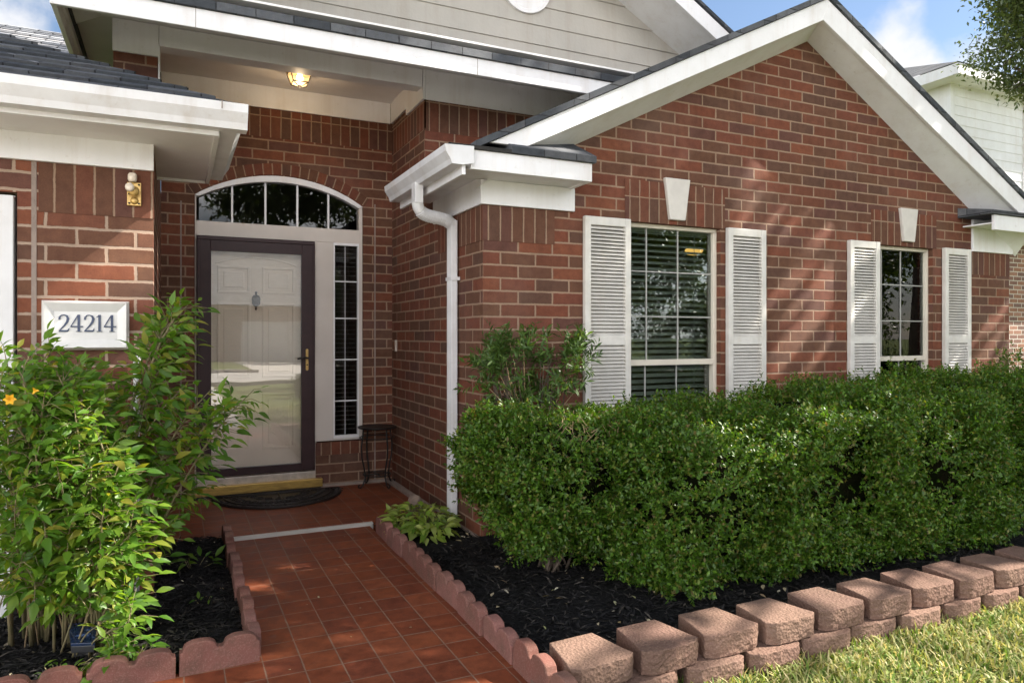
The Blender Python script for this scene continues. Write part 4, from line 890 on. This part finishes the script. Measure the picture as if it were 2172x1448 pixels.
# ------------------------------------------------------------------ shrubs
def superell(n,rx,ry,z0,z1,seed,e=.62,amp=.10,freq=3.2,tap=0.0):
    d=nrm(rng.normal(size=(n,3))); s=np.sign(d)*np.abs(d)**e; k=(np.abs(s)**(2/e)).sum(1)**(e/2); s=s/k[:,None]
    lump=1+amp*sines(d,seed,freq)+amp*.5*sines(d,seed+1,freq*2.6)
    cz,rz=(z0+z1)/2,(z1-z0)/2
    h=(s[:,2]+1)/2; tp=1-tap*(1-h)**2
    P=np.stack([s[:,0]*rx*tp,s[:,1]*ry*tp,s[:,2]*rz],1)*lump[:,None]
    N=nrm(np.stack([d[:,0]/rx,d[:,1]/ry,d[:,2]/rz],1)); P[:,2]+=cz
    return P,N
HOLES=[]
def boxwood(name,c,rx,ry,z0,z1,n,seed,label,tap=.06,group='clipped green shrubs in the front bed',L0=.016,L1=.032,mat='boxwood',ratio=.55,tw=.08,nl=9,e=.62,amp=.095,core=.68):
    o=empty(name,(c[0],c[1],0),label,'shrub',group)
    P,N=superell(n,rx,ry,z0,z1,seed,e,amp,3.2,tap)
    depth=rng.random(n)**1.8; ctr=np.array([0,0,(z0+z1)/2]); gp=sines(P,seed+77,9,9)+.6*sines(P,seed+78,19,9); kp=(gp>-.55)|(rng.random(n)<.22); P=P[kp]; N=N[kp]; depth=depth[kp]; gp=gp[kp]; n=len(P)
    P=ctr+(P-ctr)*(1.0+.045*np.clip(gp,-1,1.5)-.20*depth+.035*rng.normal(size=n)+.10*(rng.random(n)<.05))[:,None]
    D=nrm(N*.8+np.array([0,0,.55])+rng.normal(0,.5,(n,3)))
    k=nl; i=np.repeat(np.arange(n),k); s=np.tile(np.linspace(.1,1,k),n); tl=rng.uniform(.6,1.3,n)[i]*tw
    B=P[i]+D[i]*(s*tl)[:,None]; A=nrm(rng.normal(size=(len(i),3))); A=nrm(A-D[i]*(A*D[i]).sum(1)[:,None]); LD=nrm(A*.85+D[i]*.65)
    LN=nrm(D[i]*.7+np.array([0,0,.4])+rng.normal(0,.45,(len(i),3)))
    Ln=rng.uniform(L0,L1,len(i)); V,T=leaves(B,LD,LN,Ln,Ln*ratio,'kite',.12,.2)
    keep=(B[:,2]>.012); kv=np.repeat(keep,4); m=np.cumsum(kv)-1; T=T[kv[T[:,0]]]; V=V[kv]; T=m[T]
    tri_mesh('foliage',V+np.array(c+(0,)),T,M[mat],o)
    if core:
        # added near-black hull standing in for the shade among the twigs
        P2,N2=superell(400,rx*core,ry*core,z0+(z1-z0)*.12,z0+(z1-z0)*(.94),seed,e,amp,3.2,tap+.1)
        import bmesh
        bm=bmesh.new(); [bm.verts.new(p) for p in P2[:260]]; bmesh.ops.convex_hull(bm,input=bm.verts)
        me=bpy.data.meshes.new('shade_core'); bm.to_mesh(me); bm.free(); me.materials.append(M['core']); q=bpy.data.objects.new('shade_core',me); COL.objects.link(q); q.parent=o
    b=MB()
    for _ in range(int(26)):
        a=random.uniform(0,6.28); r_=random.uniform(.3,.95); r_*=.8; t=(c[0]+rx*r_*math.cos(a),c[1]+ry*r_*math.sin(a),random.uniform(z0+(z1-z0)*.45,z1*.92)); s0=(c[0]+random.uniform(-.1,.1),c[1]+random.uniform(-.08,.08),-.02)
        mid=tuple(s0[q]*.5+t[q]*.5+random.uniform(-.05,.05) for q in range(3)); b.tube([s0,mid,t],[.009,.006,.003],5)
    b.build('branch',M['bark'],o)
    return o
boxwood('boxwood_shrub',(1.99,3.64),.52,.42,.20,.865,11000,3,'low clipped boxwood at the left end of the hedge, beside the downspout',.40)
boxwood('boxwood_shrub',(2.77,3.44),.65,.58,-.04,.885,15500,5,'clipped boxwood below the left front window, second from the downspout',.20)
boxwood('boxwood_shrub',(3.55,3.40),.66,.61,-.03,.95,15500,8,'clipped boxwood between the two front windows, right of the left window',.08)
boxwood('boxwood_shrub',(4.42,3.40),.62,.61,-.02,0.985,13500,13,'clipped boxwood below the right front window, left of the dark gap',.10)
boxwood('boxwood_shrub',(5.75,3.50),.72,.60,.0,1.05,13500,21,'tallest clipped boxwood at the right end of the hedge, beyond the dark gap',.15)
boxwood('boxwood_shrub',(7.0,3.55),.66,.58,.03,1.14,3500,27,'clipped boxwood past the right corner of the gable wall',.15)
# dry clipped twigs on the left shrub, and longer leafed shrub against the wall
pv=boxwood('privet_shrub',(2.11,4.12),.43,.19,.90,1.33,360,41,'loose dark long leafed shrub standing against the brick by the left shutter',.62,'clipped green shrubs in the front bed',.045,.075,'privet',.26,.12,9,.9,.16,0)
tw=MB()
for _ in range(14):
    x0=random.uniform(1.95,2.3); z1=random.uniform(1.0,1.35); x1=2.13+(x0-2.13)*random.uniform(1.5,2.6)
    tw.tube([(2.13+(x0-2.13)*.4,4.12,.3),(x0,4.12+random.uniform(-.06,.06),.85),(x1,4.1+random.uniform(-.12,.1),z1)],[.007,.005,.002],5)
tw.build('twigs',M['drytwig'],pv)
dt=MB()
for _ in range(170):
    x=random.uniform(1.82,2.42); y=random.uniform(3.3,3.95); z=random.uniform(.78,.86); dt.tube([(x,y,z),(x+random.uniform(-.05,.05),y+random.uniform(-.05,.05),z+random.uniform(.02,.075))],[.0026,.0012],4)
dts=[o for o in bpy.data.objects if o.name.startswith('boxwood_shrub')][0]; dt.build('dry_twigs',M['drytwig'],dts,kind='stuff')

# leafy bush with compound leaves at the left
def bez(a,b,c,t): return a*(1-t)**2+b*2*t*(1-t)+c*t*t
eb=empty('leafy_bush',(-.42,3.75,0),'tall bright green bush with compound leaves in front of the brick pier','bush')
tips=[(50,790,3.5),(100,800,3.55),(160,800,3.55),(210,810,3.6),(20,930,3.45),(130,930,3.45),(245,870,3.6),(90,850,3.5),(60,1020,3.4),(180,960,3.45),(330,1290,3.42),(275,1340,3.4),(320,1385,3.36),(250,1400,3.34),(230,1280,3.42),(70,1230,3.4),(30,1190,3.4),(345,1060,3.5),(15,705,3.55),(70,700,3.6),(125,690,3.7),(190,715,3.75),(230,735,3.8),(150,745,3.5),(60,760,3.45),(395,650,4.0),(380,665,4.0),(385,700,4.0),(350,690,3.98),(372,735,3.98),(505,850,3.76),(470,870,3.78),(400,880,3.8),(375,835,3.8),(110,850,3.4),(40,900,3.45),
 (190,880,3.45),(270,900,3.6),(525,840,3.75),(430,845,3.8),(90,960,3.35),(150,1010,3.35),(230,990,3.4),(300,985,3.5),(40,1060,3.35),(100,1090,3.35),(425,1040,3.9),(335,1090,3.5),
 (260,1090,3.4),(180,1110,3.4),(310,1150,3.45),(250,1190,3.4),(60,1160,3.45),(330,1230,3.5),(280,1270,3.42),(300,1330,3.4),(240,1330,3.42),(200,1240,3.5),(285,1390,3.36),(350,1120,3.6),(0,820,3.5),(10,980,3.4),(240,1040,3.5),(170,800,3.6),(30,880,3.45),(15,1250,3.5),(310,1040,3.6),(255,940,3.45),(330,1180,3.5),(215,1130,3.5)]
LP,LD,LN,LL,LW=[],[],[],[],[]; stems=MB(); rach=MB()
bases=[Vector((-.53,3.80,0)),Vector((-.42,3.70,0)),Vector((-.35,3.80,0)),Vector((-.60,3.86,0)),Vector((-.30,3.66,0))]
for i,(px,py,Y) in enumerate(tips):
    if py<765 and px<345: py+=55
    if px<348: px=px*.84
    tip=at(px,py,Y); b=min(bases,key=lambda q:(q.x-tip.x)**2+random.uniform(0,.04))+Vector((random.uniform(-.06,.06),random.uniform(-.06,.06),0))
    if tip.z<.35: b=Vector((tip.x-.08,tip.y+.12,0))
    mid=Vector((b.x*.55+tip.x*.45,b.y*.5+tip.y*.5,max(tip.z*.78,tip.z-.22)))+Vector((random.uniform(-.06,.06),random.uniform(-.05,.05),0))
    pts=[bez(b,mid,tip,t) for t in np.linspace(0,1,9)]; hgt=tip.z
    stems.tube(pts,[(.0042+.004*(hgt>.8)*random.choice((.3,1,1.4)))*(1-.75*k/8)+.001 for k in range(9)],6)
    ln_=sum((pts[k+1]-pts[k]).length for k in range(8)); f0=.30 if ln_>.7 else .12
    nn=max(4,int(ln_*(1-f0)/.056)); ph=random.uniform(0,3.1)
    for k in range(nn+1):
        t=f0+(1-f0)*k/nn; p=bez(b,mid,tip,t); d=(bez(b,mid,tip,min(1,t+.02))-bez(b,mid,tip,t-.02)).normalized()
        for sgn in (0,math.pi):
            if k==nn and sgn: continue
            a=ph+k*1.57+sgn; u=d.orthogonal().normalized(); v_=d.cross(u); out=(u*math.cos(a)+v_*math.sin(a))
            rd=(out*.8+d*.5+Vector((0,-.12,.15))).normalized() if k<nn else d
            q_=proj(p+rd*.06)
            if random.random()<.12 or (118<q_[0]<225 and 1290<q_[1]<1395) or (q_[0]<150 and q_[1]>1300): continue
            sc_=random.uniform(.75,1.15)*(1.0 if t<.9 else .8); rl_=.135*sc_
            end=p+rd*rl_-Vector((0,0,.02)); rach.tube([p,p+rd*rl_*.5+Vector((0,0,.006)),end],[.0018,.0014,.001],4)
            nrmv=(Vector((0,-.35,1))+Vector((random.gauss(0,.45),random.gauss(0,.45),0))); nrmv=(nrmv-rd*nrmv.dot(rd)).normalized(); side=rd.cross(nrmv)
            np_=random.choice((1,2,2,2,3))
            for q in range(np_):
                f=.38+.5*q/max(1,np_) ; pp=p+(end-p)*f
                for sg in (-1,1):
                    LP.append(pp); LD.append(side*sg*.8+rd*.6-nrmv*random.uniform(0,.6)); LN.append(nrmv+Vector((random.gauss(0,.2),random.gauss(0,.2),0))); l_=random.uniform(.045,.082)*sc_; LL.append(l_); LW.append(l_*random.uniform(.34,.46))
            LP.append(end); LD.append(rd-nrmv*random.uniform(.1,.5)); LN.append(nrmv); l_=random.uniform(.06,.095)*sc_; LL.append(l_); LW.append(l_*.40)
V,T=leaves(np.array(LP),np.array(LD),np.array(LN),np.array(LL),np.array(LW),'broad',.16,.28)
tri_mesh('foliage',V,T,M['esper'],eb); stems.build('stem',M['twig'],eb,smooth=True); rach.build('leaf_stalks',M['twig'],eb)
dry=MB()
for _ in range(12):
    x=random.uniform(-.62,-.36); y=random.uniform(3.72,3.88); dry.tube([(x,y,0),(x+random.uniform(-.06,.06),y-.02,.2),(x+random.uniform(-.16,.16),y-.05,random.uniform(.25,.55))],[.004,.003,.0015],5)
dry.build('dry_stems',M['drytwig'],eb,smooth=True)
for (px,py,Y) in ((22,846,3.40),(75,828,3.38)):
    c_=np.array(at(px,py,Y)); big=px<50; n_=6 if big else 3
    a=np.linspace(0,6.28,n_,endpoint=False); D=np.stack([np.cos(a)*.6,-.7*np.ones(n_),np.sin(a)*.6],1); V,T=leaves(np.repeat(c_[None],n_,0),D,np.repeat([[0,-1.,.1]],n_,0),np.full(n_,.028 if big else .018),np.full(n_,.02 if big else .01),'broad',.1,.3)
    tri_mesh('blossom',V,T,M['petal'],eb)
# variegated plant by the downspout, a stone, and seedlings in the left bed
def rosette(name,c,n,spread,h,L0,L1,mat,label,cat,ratio=.5,rectx=1.0,recty=1.0,group=None):
    o=empty(name,c,label,cat,group); a=rng.uniform(0,6.28,n); r=np.sqrt(rng.random(n))*spread
    P=np.stack([c[0]+r*np.cos(a)*rectx,c[1]+r*np.sin(a)*recty,c[2]+h*rng.uniform(.25,1,n)*(1-.5*r/spread)],1)
    D=np.stack([np.cos(a)+rng.normal(0,.5,n),np.sin(a)+rng.normal(0,.5,n),rng.uniform(-.3,.7,n)],1); N=np.stack([rng.normal(0,.3,n),rng.normal(0,.3,n)-.25,np.ones(n)],1)
    Ln=rng.uniform(L0,L1,n); V,T=leaves(P,D,N,Ln,Ln*ratio,'broad',.14,.35); tri_mesh('foliage',V,T,M[mat],o)
    s=MB()
    for p in P[::2]: s.tube([(c[0]+(p[0]-c[0])*.4,c[1]+(p[1]-c[1])*.4,c[2]-.02),tuple(p)],[.003,.002],4)
    s.build('stem',M['twig'],o); return o
rosette('variegated_plant',(1.56,4.84,.01),290,.33,.20,.055,.10,'pothos','low yellow green variegated plant at the foot of the downspout','plant',.48,.62,1.15)
rosette('seedling',(.10,4.65,0),16,.12,.07,.05,.09,'esper','small drooping green seedling at the back of the left bed','seedling',.35,1.3,.6)
rosette('seedling',(.14,4.0,0),5,.05,.05,.03,.05,'esper','tiny pale seedling in the middle of the left bed','seedling',.4)
rosette('seedling',(-.18,3.36,0),34,.11,.13,.04,.07,'esper','leafy seedling leaning over the front edging stones','seedling',.45,1.1,.7)
rosette('seedling',(-.43,3.42,0),10,.06,.06,.03,.05,'esper','small seedling left of the solar light','seedling',.4)
def rock(c,r,label):
    P=nrm(rng.normal(size=(90,3)))*np.array(r); P*=(1+.12*sines(P*18,4,1))[:,None]
    import bmesh
    bm=bmesh.new(); [bm.verts.new(p) for p in P]; h=bmesh.ops.convex_hull(bm,input=bm.verts); bmesh.ops.delete(bm,geom=[g for g in h['geom_interior'] if isinstance(g,bmesh.types.BMVert)],context='VERTS')
    me=bpy.data.meshes.new('rock'); bm.to_mesh(me); bm.free(); me.materials.append(M['stone']); o=bpy.data.objects.new('rock',me); COL.objects.link(o); o.location=c; tag(o,label,'rock')
rock((1.70,5.36,.06),(.06,.06,.085),'tan stone standing behind the variegated plant')

# ------------------------------------------------------------------ neighbour house and the house across the street
NH=empty('neighbor_house',(18,12,GZ),'white sided two storey house with brick ground floor behind the gable','house')
nx0,ny0=13.65,8.95
MB().box(nx0+.3,26,ny0-.5,18,GZ,3.15).build('brick_wall',M['nbrick'],NH)
lap('siding',nx0,26,ny0,3.1,18,.185,lambda z:(0,99),'white',NH)
MB().box(nx0,26,ny0+.002,18,3.0,6.3).build('wall',M['white'],NH)
for x in (nx0-.02,16.0): MB().box(x,x+.12,ny0-.03,ny0,3.1,6.3).build('corner_board',M['white'],NH)
MB().box(nx0-.45,26,ny0-.45,18,6.28,6.34).build('soffit',M['white'],NH)
MB().box(nx0-.48,26,ny0-.48,ny0-.45,6.25,6.45).box(nx0-.48,nx0-.45,ny0-.45,18,6.25,6.45).build('fascia',M['white'],NH)
rz0=6.46; e=[(nx0-.5,ny0-.5,rz0),(27,ny0-.5,rz0),(27,18.5,rz0),(nx0-.5,18.5,rz0)]; rA,rB=(nx0+4.4,13.4,rz0+2.3),(26,13.4,rz0+2.3)
def roofpl(pts,ud): 
    m=MB(); 
    U=Vector(ud); p0=Vector(pts[0]); n=(Vector(pts[1])-p0).cross(Vector(pts[2])-p0).normalized(); Vv=n.cross(U); return m.poly(pts,[((Vector(p)-p0).dot(U),(Vector(p)-p0).dot(Vv)) for p in pts])
m=roofpl([e[0],e[1],rB,rA],(1,0,0)); m2=roofpl([e[3],e[0],rA],(0,1,0)); 
m.build('roof',M['shingle'],NH,fix=False); m2.build('roof',M['shingle'],NH,fix=False)
MB().extr([(nx0+.1,ny0-.95,3.35),(nx0+.1,ny0-.95,3.47),(nx0+.1,ny0,3.85),(nx0+.1,ny0,3.75)],(13,0,0)).build('porch_roof',M['shingle'],NH)
MB().box(nx0+.1,26,ny0-1.0,ny0-.95,3.22,3.38).box(nx0+.1,26,ny0-.95,ny0-.45,3.22,3.25).build('gutter',M['white_cool'],NH)
wf=MB().box(nx0-.04,nx0,9.4,10.3,4.4,5.75).build('window',M['white'],NH); MB().box(nx0-.05,nx0-.042,9.46,10.24,4.46,5.69).build('pane',M['glass'],wf)
FH=empty('far_house',(2,-32,GZ),'plain brick house across the street with a wide white garage door','house')
MB().box(-9,14,-40,-30,GZ,3.2).build('wall',M['nbrick'],FH)
MB().box(3.4,8.4,-30,-29.95,GZ,2.2).build('garage_door',M['white'],FH)
MB().box(-5,-3,-30,-29.95,.8,2.2).box(-1,.6,-30,-29.95,.8,2.2).build('window',M['glass'],FH)
MB().extr([(-9.5,-29.4,3.1),(-9.5,-35,8.2),(-9.5,-40.6,3.1)],(24,0,0)).build('roof',M['shingle_far'],FH)

# ------------------------------------------------------------------ trees
def lit(px,py,Y,r): HOLES.append((at(px,py,Y),r))
def litp(p,r): HOLES.append((Vector(p),r))
# sun flecks: openings in the oak crown above these spots
for a in ((1600,350,.05),(1560,420,.05),(1655,330,.05),(1575,470,.04),(1720,520,.05),(1700,540,.04),(1755,580,.05),(1660,610,.05),(1735,660,.05),(1700,700,.05),(1640,260,.03),(1530,450,.05),(1610,420,.05),(1560,500,.03),(1690,470,.06),(1745,630,.06),(1670,720,.05),(1780,690,.05),(1720,780,.05),(1460,330,.03),(1630,480,.04),(1585,330,.06),(1620,300,.05),(1560,385,.045),(1500,420,.035),(1745,500,.06),(1700,585,.05),(1770,545,.05),(1690,650,.04),(1725,690,.05),(1640,560,.04),(1300,540,.03),(1580,700,.03),(1830,545,.05),(1270,590,.03),(2110,680,.05),(1660,770,.04)): lit(a[0],a[1],Yg,a[2]*.5-.036)
for px in (850,930,1010,1080,1150,1190): lit(px,125+(px-850)*.165,FY,.05)
for px,py in ((1160,285),(1210,262),(1260,240)): lit(px,py,Yg-.27,.05)
for px,py,r in ((620,1212,.05),(740,1200,.07),(790,1203,.07),(835,1208,.06),(690,1228,.06),(640,1232,.05),(820,1248,.06),(560,1235,.035)): litp(atz(px,py,-.03),r+.035)
for px,py,r in ((1260,1360,.05),(1240,1395,.04),(1570,1300,.05),(1600,1340,.07),(1660,1310,.06),(1750,1255,.04),(1845,1225,.05),(1910,1240,.06),(1990,1215,.05),(1400,1330,.03),(1540,1380,.05),(1090,1400,.05)): litp(atz(px,py,.1),r)
for px,py,r in ((1700,1420,.16),(1800,1400,.14),(1900,1420,.2),(2000,1390,.18),(2100,1400,.22),(2150,1350,.15),(1620,1440,.14),(2050,1440,.2),(1950,1350,.08),(2160,1430,.2),(2140,1300,.06)): litp(atz(px,py,GZ),r*1.1+.06)
for px,py,r in ((300,1000,.07),(320,1080,.09),(290,1180,.09),(330,1150,.07),(280,1280,.09),(300,1350,.07),(260,1330,.05),(345,1120,.07),(90,1050,.04),(215,870,.04),(160,1230,.04),(210,1310,.05),(470,830,.04),(60,690,.06)): lit(px,py,3.45,r*.6)
for py in (450,520,590,660,720): litp((-.101,Yp+.08,at(325,py,Yp).z),.05)
for px,py in ((250,560),(225,610),(270,530),(310,600)): lit(px,py,Yp,.022)
for px,py,r in ((1590,870,.06),(1480,1010,.05),(1470,1120,.05),(1870,1060,.05),(1820,930,.04),(1700,960,.05),(2000,830,.05),(1950,1120,.04),(1760,1130,.04),(1900,840,.05),(1640,1050,.05)): lit(px,py,3.0,r)
for k in range(60): litp((random.uniform(2,9),random.uniform(-2.5,1.9),GZ),random.uniform(.08,.2))
S_=np.array(SUN)
def carve(P):
    keep=np.ones(len(P),bool)
    for h,r in HOLES:
        d=P-np.array(h); t=d@S_; q=np.linalg.norm(d-t[:,None]*S_,axis=1); keep&=~((t>3.0)&(q<r+.085))
    return keep
def tree(name,base,trunk_r,lobes,nleaf,L0,L1,label,mat='oak',carved=False,limbs=True,group=None,tight=1.0):
    o=empty(name,base,label,'tree',group); V_,T_=[],[]; off=0
    tr=MB(); bz=Vector(base); c0=Vector(lobes[0][0]); fork=Vector((base[0]+.1,base[1],base[2]+2.6))
    tr.tube([bz-Vector((0,0,.2)),bz+Vector((.02,.02,.5)),bz+Vector((-.03,.03,1.5)),fork],[trunk_r*1.35,trunk_r*1.05,trunk_r*.9,trunk_r*.85],14)
    for (c,r,_) in lobes:
        c=Vector(c); m1=fork.lerp(c,.45)+Vector((random.uniform(-.3,.3),random.uniform(-.3,.3),.4)); tr.tube([fork-Vector((0,0,.1)),m1,c,c+Vector((random.uniform(-.5,.5),random.uniform(-.5,.5),r[2]*.5))],[trunk_r*.5,trunk_r*.3,trunk_r*.14,.02],9)
        for _k in range(10):
            d=Vector(nrm(np.random.default_rng(_k+int(c.x*10)).normal(size=3))); e_=c+Vector((d.x*r[0],d.y*r[1],d.z*r[2]))*.85; s_=m1.lerp(c,.3+.06*_k); tr.tube([s_,s_.lerp(e_,.5)+Vector((0,0,.15)),e_],[trunk_r*.12,trunk_r*.07,.008],6)
    tr.build('trunk',M['bark'],o,smooth=True)
    allP,allN,allL=[],[],[]
    for (c,r,wt) in lobes:
        n=int(nleaf*wt); nc=max(6,n//60); d=nrm(rng.normal(size=(nc,3)))*(rng.random(nc)**.42)[:,None]
        cc=np.array(c)+d*np.array(r)*(1+.15*sines(d,int(c[0]*7),3))[:,None]; i=rng.integers(0,nc,n); cs=(.10*np.mean(r)**.5+.08)*tight
        P=cc[i]+rng.normal(size=(n,3))*np.array([1,1,.7])*cs*1.25; allP.append(P)
    P=np.concatenate(allP)
    n=len(P); D=nrm(rng.normal(size=(n,3))+np.array([0,0,-.25])); N=nrm(rng.normal(0,.6,(n,3))+np.array([0,0,1])); Ln=rng.uniform(L0,L1,n)
    if carved: kk=carve(P+nrm(D)*Ln[:,None]*.5); P,D,N,Ln=P[kk],D[kk],N[kk],Ln[kk]
    V,T=leaves(P,D,N,Ln,Ln*.46,'kite',.15,.2); tri_mesh('crown',V,T,M[mat],o); return o
lobe_v=at(2165,70,5.6)
tree('oak_tree',(11.6,1.0,GZ),.34,[((12,.8,8.8),(4.3,4.2,3.2),.30),((11.6,1.6,12.2),(3.6,3.6,2.4),.18),((10.4,2.2,6.6),(2.4,2.2,2.0),.16),((12.5,-2.2,7.6),(3.0,2.4,2.2),.12),((12.4,3.6,9.2),(3.0,2.6,3.0),.14),((11.4,3.4,13.6),(2.8,2.6,2.2),.14),((9.6,2.6,11.2),(2.0,2.0,1.8),.10)],76000,.11,.19,'large oak shading the front yard, leafy crown over the lawn',carved=True)
tree('live_oak',(10.6,5.0,GZ),.14,[(tuple(lobe_v+Vector((.55,.1,.1))),(.95,.8,.75),.40),(tuple(lobe_v+Vector((.15,0,.65))),(.62,.6,.5),.2),(tuple(lobe_v+Vector((.5,.0,-.55))),(.45,.45,.3),.1),(tuple(lobe_v+Vector((1.4,.2,.7))),(1.0,.9,.8),.30)],16000,.05,.09,'leafy live oak branch hanging against the sky beside the white sided house',tight=.62,mat='oak_lit')
for x,y,h,rr,n,lb in ((11.5,-8.0,5.0,3.2,10000,'broad street tree by the kerb, out from the left front window'),(20.5,-8.2,5.2,3.4,8000,'broad street tree by the kerb, out from the right front window'),(17.5,-21,4.6,4.6,8000,'dark tree across the street, right of the far house'),(30,-20,4.6,5.0,8000,'dark tree across the street, far right'),(9.5,-27.5,4.0,2.6,4000,'dark tree across the street in front of the far house')):
    tree('street_tree',(x,y,GZ),.2,[((x,y,h),(rr,rr,rr*.72),.6),((x-rr*.6,y+.5,h-1.2),(rr*.6,rr*.6,rr*.45),.2),((x+rr*.6,y-.4,h-1.3),(rr*.6,rr*.6,rr*.45),.2)],n,.16,.30,lb,group='street trees')
for x,y,rx,lb in ((15,-18.5,3.6,'dark bushy shrub across the street, nearest the far house'),(22.5,-18.2,4.2,'dark bushy shrub across the street, middle of three'),(31,-18,4.6,'dark bushy shrub across the street, farthest right')):
    tree('street_shrub',(x,y,GZ),.08,[((x,y,1.5),(rx,1.6,1.5),.7),((x+1,y,2.6),(rx*.7,1.4,1.2),.3)],7000,.16,.28,lb,group='shrubs across the street')
tree('street_tree',(5.6,-7.9,GZ),.12,[((2.7,-7.8,5.35),(2.3,1.9,1.15),.8),((4.2,-7.8,5.9),(1.3,1.2,.9),.2)],6000,.14,.26,'slim street tree between the driveway and the street, straight out from the entry',group='street trees')
